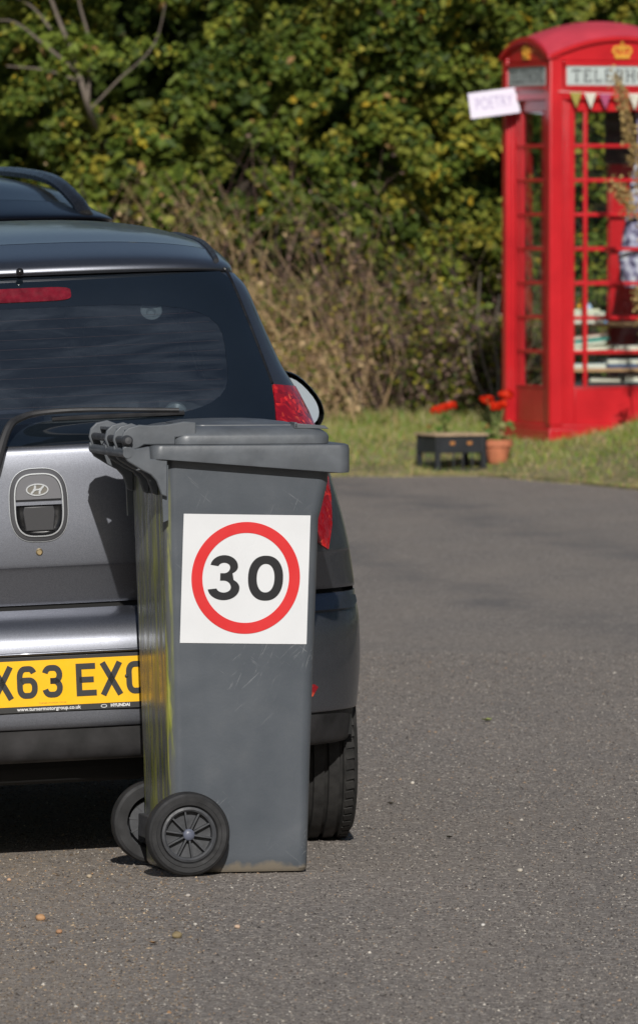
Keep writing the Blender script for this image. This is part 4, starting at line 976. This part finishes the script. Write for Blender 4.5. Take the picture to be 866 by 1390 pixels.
    from mathutils.geometry import tessellate_polygon
    tri = tessellate_polygon([[Vector((a, b, 0)) for a, b in poly]])
    m.add([sf(a, b, .0024) for a, b in poly], [tuple(q) for q in tri])
    m.add([sf(a, b, .0018) for a, b in poly]+[sf(a, b, .0024) for a, b in poly], [(i, (i+1) % len(poly), (i+1) % len(poly)+len(poly), i+len(poly)) for i in range(len(poly))])
    m.build('number_30', 'sign_black', sg)
wheelie_bin()
# ================================================================= TELEPHONE BOX
def telephone_box():
    W_ = .915; t = thing('telephone_box', 'red telephone box with domed roof, used as a book exchange', 'telephone box', (1.367, 50.4, .14), (0, 0, R(17)))
    fz = -.14+.163
    m = MB(); m.box((0, 0, -.12), (W_, W_, .10)); m.box((.012, .012, .10), (W_-.012, W_-.012, .125)); m.build('plinth', 'red', t, bevel=.006)
    Wz0, Wz1 = .35, 1.99
    # corner posts with flutes
    for cx in (0, 1):
        for cy in (0, 1):
            m = MB(); a = .085
            x0 = .004 if cx == 0 else W_-.004-a; y0 = .004 if cy == 0 else W_-.004-a
            m.box((x0, y0, .12), (x0+a, y0+a, 2.32))
            m.build('corner_post', 'red', t, bevel=.008)
    def side(k, door=False):
        """build a wall on side k (0 front, 1 left, 2 back, 3 right) in face coordinates a (across), d (depth in), z"""
        C = Vector((W_/2, W_/2, 0)); rot = Matrix.Rotation(-R(90)*k, 3, 'Z')
        def f(a, z, d): return C + rot @ (Vector((a, d, z))-C)
        def bx(mb, a0, a1, d0, d1, z0, z1):
            p = [f(a, z, d) for z in (z0, z1) for a, d in ((a0, d0), (a1, d0), (a1, d1), (a0, d1))]
            mb.add(p, [(0,3,2,1),(4,5,6,7),(0,1,5,4),(1,2,6,5),(2,3,7,6),(3,0,4,7)])
        m = MB()
        for s_ in (0, 1):       # jamb mouldings
            for a0, a1, d0 in ((.089, .108, .022), (.108, .128, .034), (.128, .175, .046)):
                if s_: a0, a1 = W_-a1, W_-a0
                bx(m, a0, a1, d0, .075, .125, 2.06)
        bx(m, .175, W_-.175, .046, .075, .125, Wz0-.012); bx(m, .16, W_-.16, .040, .078, Wz0-.012, Wz0)
        bx(m, .175, W_-.175, .046, .075, Wz1, 2.06)
        wall = m.build('door' if door else 'side_wall', 'red', t, bevel=.004)
        m = MB(); a0, a1 = .175, W_-.175
        for c in (a0+.068, a1-.068): bx(m, c-.012, c+.012, .044, .068, Wz0, Wz1)
        for i in range(1, 8): z = Wz0+(Wz1-Wz0)*i/8; bx(m, a0, a1, .047, .066, z-.011, z+.011)
        m.build('glazing_bars', 'red', wall, bevel=.003)
        m = MB(); bx(m, a0, a1, .056, .059, Wz0, Wz1); m.build('pane', 'pane', wall)
        # fascia with sign
        m = MB(); bx(m, .089, W_-.089, .012, .07, 2.06, 2.13); bx(m, .10, W_-.10, .020, .07, 2.13, 2.29)
        n = 24; pts = [(.004, 2.29)]+[(.004+(W_-.008)*i/n, 2.305+.105*(1-(2*i/n-1)**2)) for i in range(n+1)]+[(W_-.004, 2.29)]
        m.prism(pts, .012, .07, f)
        fa = m.build('fascia', 'red', t, bevel=.003)
        m = MB()  # arch moulding
        ap = [((W_)*i/n, 2.312+.112*(1-(2*i/n-1)**2)) for i in range(n+1)]
        m.stroke(ap, .026, -.014, .02, f); m.build('arch_moulding', 'red', fa, smooth=True, angle=40)
        m = MB(); bx(m, .112, W_-.112, .010, .03, 2.145, 2.258); sg = m.build('sign_panel', 'opal', fa)
        m = MB(); bx(m, .095, W_-.095, .0, .02, 2.262, 2.28); bx(m, .095, W_-.095, .0, .02, 2.122, 2.14); m.build('sign_frame', 'red', fa)
        L = {'T': [[(0, 1), (1, 1)], [(.5, 0), (.5, 1)], [(.3, 0), (.7, 0)], [(0, 1), (0, .8)], [(1, 1), (1, .8)]], 'E': [[(.15, 0), (.15, 1)], [(0, 1), (.9, 1), (.9, .85)], [(.15, .53), (.7, .53)], [(0, 0), (.95, 0), (.95, .18)]],
             'L': [[(.15, 0), (.15, 1)], [(0, 1), (.35, 1)], [(0, 0), (.9, 0), (.9, .2)]], 'P': [[(.15, 0), (.15, 1)], [(0, 1)]+arc(.55, .75, .35, .25, 90, -90, 8)+[(.15, .5)], [(0, 0), (.35, 0)]],
             'H': [[(.15, 0), (.15, 1)], [(.85, 0), (.85, 1)], [(.15, .52), (.85, .52)], [(0, 0), (.3, 0)], [(0, 1), (.3, 1)], [(.7, 0), (1, 0)], [(.7, 1), (1, 1)]],
             'O': [arc(.5, .5, .5, .5, 0, 360, 20)], 'N': [[(.12, 0), (.12, 1), (.88, 0), (.88, 1)], [(0, 0), (.28, 0)], [(.72, 1), (1, 1)]]}
        m = MB(); x = .148; wd = {'T': .052, 'E': .046, 'L': .044, 'P': .044, 'H': .056, 'O': .062, 'N': .058}
        gap = (W_-2*.148 - sum(wd[c] for c in 'TELEPHONE'))/8
        for c in 'TELEPHONE':
            for st in L[c]: m.stroke([(x+p[0]*wd[c], 2.168+p[1]*.067) for p in st], .0085, .0085, .0098, f)
            x += wd[c]+gap
        m.build('sign_lettering', 'sign_letter', sg)
        # crown emblem
        m = MB(); cx, cz = W_/2, 2.305
        m.prism([(cx-.045, cz), (cx+.045, cz), (cx+.048, cz+.018), (cx-.048, cz+.018)], .0, .013, f)
        for a in (-1, 1):
            m.stroke([(cx+a*p, cz+q) for p, q in ((.036, .018), (.056, .042), (.046, .066), (.020, .070), (.004, .056))], .013, .0, .013, f)
            m.stroke([(cx+a*p, cz+q) for p, q in ((.014, .018), (.026, .04), (.018, .062))], .008, .002, .013, f)
        m.stroke([(cx, cz+.018), (cx, cz+.082)], .010, .0, .013, f); m.stroke([(cx-.012, cz+.078), (cx+.012, cz+.078)], .008, .0, .013, f)
        m.prism(sup(cx, cz+.093, .008, .008, 2, 12), .0, .013, f)
        m.build('crown', 'gold', fa)
        return f, bx
    side(0, True); side(1); fb, bx = side(2); side(3)
    # back board with the old equipment side, right part of the rear wall
    m = MB(); m.box((.66, W_-.11, .33), (.82, W_-.085, 1.68)); m.build('back_board', 'red', t, bevel=.004)
    m = MB(); m.box((.63, W_-.12, 1.68), (.82, W_-.085, 2.02)); m.build('notice_panel', P('dark_notice', (.05, .02, .02), .6), t, bevel=.003)
    # roof: sail dome
    n = 28; V = []
    for j in range(n+1):
        for i in range(n+1):
            x = -1+2*i/n; y = -1+2*j/n
            V.append((W_/2+x*(W_/2+.010), W_/2+y*(W_/2+.010), 2.322+.112*(1-x*x)+.095*(1-y*y)*1.0 if False else 2.322+.112*(1-x*x)*(1)+.100*(1-y*y)))
    m = MB(); m.add(V, [(j*(n+1)+i, j*(n+1)+i+1, (j+1)*(n+1)+i+1, (j+1)*(n+1)+i) for j in range(n) for i in range(n)])
    # rim drop
    bd = [(i, 0) for i in range(n+1)]+[(n, j) for j in range(1, n+1)]+[(i, n) for i in range(n-1, -1, -1)]+[(0, j) for j in range(n-1, 0, -1)]
    top = [V[j*(n+1)+i] for i, j in bd]; k = len(top)
    m.add(top+[(x, y, z-.022) for x, y, z in top], [(i, (i+1) % k, (i+1) % k+k, i+k) for i in range(k)]); m.build('roof', 'roof_red', t, smooth=True, angle=40)
    m = MB(); m.box((.08, .08, .05), (W_-.08, W_-.08, .07)); m.build('floor', P('floor_grey', (.2, .19, .18), .8), t)
    m = MB(); m.box((.09, .09, 2.06), (W_-.09, W_-.09, 2.075)); m.build('ceiling', 'roof_red', t)
    # shelves
    for z, y0 in ((.725, .40), (.560, .34), (.460, .30)):
        m = MB(); m.box((.10, y0-.25, z-.022), (W_-.10, W_-.12, z)); m.build('shelf', 'wood', t, bevel=.002)
    m = MB()
    return t
telephone_box()
BX = Matrix.Translation((1.367, 50.4, .14)) @ Matrix.Rotation(R(17), 4, 'Z')
def in_box(x, y, z): return tuple(BX @ Vector((x, y, z+(.03 if .34 < z < 1 else 0))))
BC = {k: P('book_'+k, c, .6, var=.1) for k, c in {'white': (.80, .80, .76), 'mint': (.58, .72, .58), 'cream': (.74, .70, .50), 'blue': (.16, .32, .55), 'pink': (.60, .28, .24), 'teal': (.05, .38, .34), 'grey': (.45, .50, .55), 'brown': (.28, .16, .09), 'navy': (.05, .08, .18), 'sky': (.40, .55, .68)}.items()}
PG = P('page_edges', (.68, .65, .56), .8)
def book(x, y, z, w_, d, h, rot, colr, label, tilt=0):
    t = thing('book', label, 'book', in_box(x, y, z), (0, R(-tilt), R(17+rot)), 'books piled on the telephone box shelves')
    m = MB(); m.box((0, 0, 0), (w_, d, h*.12)); m.box((0, 0, h*.88), (w_, d, h)); m.box((0, d-.003, h*.12), (w_, d, h*.88)); m.build('cover', BC[colr], t)
    m = MB(); m.box((.003, .003, h*.12), (w_-.003, d-.003, h*.88)); m.build('pages', PG if colr not in ('blue', 'navy', 'teal') else BC[colr], t)
for a in [ # pile on the top shelf
 (.15, .18, .695, .26, .18, .022, 0, 'grey', 'pale grey book at the bottom of the upper shelf pile'), (.15, .18, .718, .25, .18, .016, 2, 'white', 'white book second in the upper shelf pile'),
 (.155, .18, .735, .255, .17, .030, -2, 'mint', 'thick mint green book in the upper shelf pile'), (.16, .19, .766, .23, .17, .014, 3, 'cream', 'thin cream book on top of the upper shelf pile'),
 (.385, .20, .695, .05, .12, .016, 0, 'blue', 'small blue book beside the upper shelf pile'),
 (.15, .12, .530, .29, .18, .022, 0, 'cream', 'cream book flat at the bottom of the middle shelf pile', 2), (.15, .12, .553, .25, .18, .018, -2, 'mint', 'mint book slanting in the middle shelf pile', 5),
 (.17, .12, .574, .26, .18, .014, 2, 'teal', 'teal book slanting in the middle shelf pile', 6), (.15, .13, .592, .27, .18, .016, 0, 'pink', 'pink book on top of the middle shelf pile', 6),
 (.45, .12, .530, .26, .17, .030, 0, 'white', 'white book lying on the right of the middle shelf'),
 (.15, .09, .430, .24, .18, .026, 0, 'sky', 'sky blue book on the left of the lower shelf'), (.40, .09, .430, .34, .18, .022, 0, 'navy', 'navy book under the pale one on the lower shelf'), (.40, .09, .453, .33, .18, .028, -1, 'grey', 'pale grey book on the right of the lower shelf'),
 (.30, .12, .345, .20, .15, .03, 5, 'brown', 'brown book at the very bottom of the telephone box'), (.52, .12, .345, .22, .15, .04, -4, 'white', 'white book at the very bottom of the telephone box')]:
    book(*a)
# last shelf for the bottom pile is the box's own floor level stand
m = MB(); m.box((.10, .08, .07), (.815, .40, .374)); o = m.build('storage_box', P('storage_dark', (.03, .03, .035), .8), None, bevel=.006)
o.matrix_world = BX; tag(o, 'dark storage box under the lowest books inside the telephone box', 'box')
def soft_toy(x, z, col_, label, r):
    t = thing('ornament', label, 'ornament', in_box(x, .26, z), group='ornaments on the upper pile of books')
    m = MB(); m.lathe([(.0001, 0), (r*.8, .002), (r, r*.7), (r*.8, r*1.3), (r*.55, r*1.6), (r*.6, r*2.0), (r*.35, r*2.4), (.0001, r*2.5)], 20, 'Z'); m.build('body', P(label.split()[0]+'_toy', col_, .7), t, smooth=True, angle=80)
soft_toy(.215, .782, (.70, .33, .03), 'orange yellow rounded ornament on the upper pile of books', .027); soft_toy(.285, .782, (.72, .36, .04), 'second orange yellow ornament, beside the pale blue one', .024); soft_toy(.335, .765, (.38, .48, .70), 'pale blue rounded ornament at the right end of the upper pile', .024)
# bunting across the door
def bunting():
    t = thing('bunting', 'string of small triangular flags under the telephone box sign', 'bunting', in_box(0, -.022, 2.108), (0, 0, R(17)))
    m = MB(); m.tube([(.05+.82*i/16, .0, -.014*math.sin(math.pi*i/16)) for i in range(17)], .002, 5); m.build('string', 'white_print', t)
    cols = [('yellow', (.30, .25, .05)), ('white', (.56, .53, .45)), ('purple', (.35, .06, .14)), ('red', (.62, .02, .03)), ('white', (.56, .53, .45)), ('teal', (.1, .3, .3)), ('white', (.56, .53, .45)), ('purple', (.35, .06, .14))]
    for i, (n_, c) in enumerate(cols):
        x = .12+i*.092; z = -.014*math.sin(math.pi*(x-.05)/.82)
        f = MB(); f.add([(x, -.001, z), (x+.075, -.001, z), (x+.0375, -.012, z-.095), (x, .001, z), (x+.075, .001, z), (x+.0375, -.010, z-.095)], [(0, 1, 2), (3, 5, 4), (0, 2, 5, 3), (1, 4, 5, 2), (0, 3, 4, 1)])
        f.build('flag', P('flag_'+n_, c, .8), t)['label'] = n_+' triangular flag'
bunting()
def poetry_board():
    c = at(670, 140, 51.02); t = thing('poetry_board', 'white board lettered POETRY sticking out from the telephone box side', 'sign', c, (0, R(-7.5), R(4)))
    m = MB(); m.box((-.150, 0, -.077), (.150, .010, .077)); b = m.build('board', 'board_white', t, bevel=.001)
    text_mesh('POETRY', .105, 0, lambda a, bb, h: (a, -.0012, bb), 'lettering', 'lilac_ink', t, -.001, sx=.60)
    m = MB(); m.box((.13, .008, -.012), (.20, .022, .012)); m.build('bracket', 'wood_pale', t)
poetry_board()
def hanging_scarf():
    t = thing('hanging_bag', 'lilac and grey patterned cloth bag hanging inside the telephone box door', 'bag', in_box(.60, .14, 1.30))
    mt = NT('lilac_pattern'); v = mt.co(); mt.l(mt.ramp(mt.noise(v, 22, 3), [(.38, (.05, .04, .09)), (.5, (.30, .27, .42)), (.62, (.6, .6, .68))]), mt.b.inputs['Base Color']); mt.b.inputs['Roughness'].default_value = .9
    m = MB(); prof = [(.0001, -.36), (.06, -.36), (.10, -.30), (.11, -.18), (.075, -.04), (.06, .12), (.035, .28), (.012, .38), (.0001, .39)]
    m.lathe(prof, 26, 'Z'); m.v = [(x*(1+.18*math.sin(z*19+math.atan2(y, x)*3)), y*.5, z) for x, y, z in m.v]; m.build('bag_body', mt.m, t, smooth=True)
    m = MB(); m.tube([(0, 0, .38), (.01, 0, .55), (0, 0, .70)], .006, 6); m.build('strap', 'lilac_ink', t)
hanging_scarf()
def dried_plant():
    b = at(862, 640, 49.2); b.z = verge_z(b.x, b.y); t = thing('dried_plant', 'tall dried golden seed plant in front of the telephone box door', 'plant', b)
    L = lambda px, py: at(px, py, 49.2)-b
    stems = [[L(905, 590), L(885, 420), L(868, 250), L(852, 170), L(836, 105)], [L(868, 300), L(856, 285), L(845, 265), L(832, 250)], [L(900, 560), L(880, 500), L(872, 430), L(868, 390)]]
    pos = []; m = MB()
    for i, s_ in enumerate(stems):
        p = catmull(s_, 8); m.tube(p, np.linspace(.006, .002, len(p)), 5)
        q = p[int(len(p)*(.35 if i == 0 else .3)):]
        for c in q:
            for _ in range(34 if i == 0 else 16): pos.append(np.array(c)+rng.normal(size=3)*np.array([.022, .02, .03]))
    m.build('stem', 'wood_pale', t, smooth=True)
    pos = np.array(pos); n = len(pos)
    leaf_mesh('seed_heads', pos, rng.normal(size=(n, 3))+np.array([0, -.5, .4]), rng.uniform(.014, .032, n), np.array([(.50, .36, .15)])*rng.uniform(.5, 1.2, (n, 1)), 'leaf', t, aspect=.8)
dried_plant()
# ================================================================= CRATE AND FLOWERS
def crate():
    y0 = 49.3; c = at(600, 645, y0); t = thing('plastic_crate', 'black plastic crate with a pale wooden board on top, at the road edge', 'crate', (c.x-.035, y0, .012), (0, 0, R(24)))
    w_, d, h = .325, .28, .215; m = MB()
    for x in (0, w_-.03):
        for y in (0, d-.03): m.box((x, y, 0), (x+.03, y+.03, h))
    m.box((0, .002, h-.10), (w_, .014, h)); m.box((0, d-.014, h-.10), (w_, d-.002, h)); m.box((.002, 0, h-.10), (.014, d, h-.001)); m.box((w_-.014, 0, h-.10), (w_-.002, d, h-.001))
    m.box((.03, .004, .0), (w_-.03, .012, .025)); m.box((.004, .03, .0), (.012, d-.03, .025)); m.box((w_-.012, .03, 0), (w_-.004, d-.03, .025)); m.box((.03, d-.012, 0), (w_-.03, d-.004, .025))
    for x in (.11, .17, .23): m.box((x, .005, .025), (x+.012, .011, h-.10))
    for y in (.09, .15): m.box((.005, y, .025), (.011, y+.012, h-.10))
    m.build('crate_frame', 'crate', t, bevel=.003)
    m = MB(); m.box((-.012, -.01, h+.001), (w_+.012, d+.01, h+.014)); m.build('board', 'wood_pale', t, bevel=.002)
    for x in (.09, .2): m = MB(); m.box((x, -.001, h-.05), (x+.03, .003, h-.032)); m.build('sticker', P('orange_sticker', (.4, .16, .04), .7), t)
crate()
def geranium(loc, label, heads, leaves_n, pot=True, stem=.012, zoff=0):
    t = thing('potted_geranium', label, 'potted plant', loc, group='scarlet flowering geraniums in pots')
    m = MB()
    if pot: pr = [(.0001, 0), (.052, 0), (.055, .004), (.078, .098), (.088, .100), (.090, .138), (.082, .140), (.078, .12), (.0001, .118)]
    else: pr = [(.0001, 0), (.045, 0), (.06, .10), (.064, .105), (.058, .11), (.0001, .10)]
    m.lathe(pr, 32, 'Z'); m.build('pot', 'terracotta', t, smooth=True, angle=35)
    zt = .12 if pot else .10
    m = MB()
    for hx, hy, hz, r in heads: m.tube(catmull([(random.uniform(-.03, .03), 0, zt-.01), (hx*.5, hy*.5, zt+(hz-zt)*.6), (hx, hy, hz)], 4), .004, 5)
    m.build('stems', P('geranium_stem', (.14, .17, .05), .7), t, smooth=True)
    n = leaves_n; pos = np.stack([rng.normal(0, .055, n), rng.normal(0, .045, n), zt+rng.uniform(.0, .12, n)], 1)
    tint = np.array([(.09, .16, .03), (.16, .20, .05), (.30, .30, .12), (.36, .20, .06)])[rng.choice(4, n, p=[.45, .3, .15, .1])]
    leaf_mesh('leaves', pos, np.array([0, -.5, .7])+rng.normal(size=(n, 3))*.5, rng.uniform(.03, .055, n), tint, 'leaf', t, aspect=1)
    for hx, hy, hz, r in heads:
        k = 46; d = rng.normal(size=(k, 3)); d /= np.linalg.norm(d, axis=1, keepdims=True)
        p = np.array([hx, hy, hz])+d*np.array([r, r*.8, r*.55]); leaf_mesh('flower_head', p, d+rng.normal(size=(k, 3))*.3, rng.uniform(.020, .032, k), np.tile(np.array([[.85, .045, .012]]), (k, 1))*rng.uniform(.75, 1.1, (k, 1)), 'leaf', t, aspect=.95)
    return t
pc = at(675, 633, 49.55)
geranium((pc.x, 49.55, verge_z(pc.x, 49.55)-.005), 'terracotta pot of scarlet geraniums between the crate and the telephone box', [(-.062, 0, .375, .036), (.050, 0, .405, .042), (-.008, -.03, .335, .034), (.030, .0, .345, .03), (-.03, .02, .34, .022)], 46)
pc = at(603, 600, 50.3)
geranium((pc.x, 50.3, verge_z(pc.x, 50.3)), 'red geranium in a small pot on the grass behind the black crate', [(-.045, 0, .245, .034), (.035, 0, .275, .036), (.0, .02, .262, .036)], 26, pot=False)
# ================================================================= SMALL THINGS ON THE ROAD
def pebble(px, py, r, col_, label):
    Y = 11500*1.6/(py-272); X = (px-433)/11500*Y; z = road_z(X, Y)
    me = bpy.data.meshes.new('pebble'); bm = bmesh.new(); bmesh.ops.create_icosphere(bm, subdivisions=2, radius=r)
    for v in bm.verts: v.co *= random.uniform(.88, 1.1); v.co.z *= .72
    bm.to_mesh(me); bm.free(); me.materials.append(P('pebble_stone', col_, .8, var=.2, vs_=60)); me.polygons.foreach_set('use_smooth', [True]*len(me.polygons))
    o = bpy.data.objects.new('pebble', me); COL.objects.link(o); o.location = (X, Y, z+r*.55); o.rotation_euler = (0, 0, random.random()*3)
    tag(o, label, 'pebble', 'loose pebbles on the road')
for a in [(240, 1275, .0115, (.22, .17, .09), 'round olive brown pebble on the tarmac nearest the camera'), (55, 1243, .012, (.42, .24, .12), 'orange brown pebble on the tarmac at the lower left'), (121, 1187, .007, (.42, .34, .24), 'pale pebble on the tarmac left of the bin wheels'),
          (12, 1187, .006, (.5, .32, .2), 'small tan pebble near the left edge in front of the car'), (255, 1219, .006, (.4, .36, .32), 'pale grey chip just in front of the near bin wheel'), (322, 1262, .007, (.5, .36, .26), 'small pinkish chip on the tarmac below the bin'),
          (265, 1258, .005, (.45, .42, .38), 'tiny white chip beside the olive pebble'), (706, 1185, .007, (.42, .38, .32), 'pale chip on the open road at the right'), (656, 1259, .005, (.5, .48, .45), 'tiny white chip on the open road nearest the camera'),
          (80, 1262, .008, (.36, .2, .11), 'flat reddish stone on the tarmac at the lower left'), (560, 1065, .006, (.5, .46, .4), 'pale chip on the road level with the car tyre')]: pebble(*a)
def fallen_leaf(px, py, s_, c, label):
    Y = 11500*1.6/(py-272); X = (px-433)/11500*Y; z = road_z(X, Y)
    out = [(0, -.5), (.18, -.3), (.42, -.28), (.30, -.02), (.5, .22), (.2, .25), (0, .55), (-.2, .25), (-.5, .2), (-.3, -.05), (-.4, -.3), (-.15, -.3)]
    m = MB(); V = [(a*s_, b*s_, .006+.25*s_*abs(a)+.1*s_*b*b) for a, b in out]+[(0, 0, .004)]; m.add(V+[(x, y, z_-.0012) for x, y, z_ in V], [(i, (i+1) % 12, 12) for i in range(12)]+[(13+i, 25, 13+(i+1) % 12) for i in range(12)])
    o = m.build('fallen_leaf', P('fallen_leaf', c, .7), None); o.location = (X, Y, z); o.rotation_euler = (0, 0, random.random()*6); tag(o, label, 'leaf', 'fallen leaves on the road')
fallen_leaf(660, 980, .040, (.30, .34, .10), 'yellow green leaf lying on the open road'); fallen_leaf(530, 1094, .022, (.06, .05, .03), 'small dark crumpled leaf on the road right of the car tyre')
fallen_leaf(610, 1140, .018, (.05, .045, .03), 'dark leaf scrap in the middle of the open road'); fallen_leaf(208, 1283, .020, (.30, .18, .08), 'brown leaf scrap at the bottom edge of the tarmac')
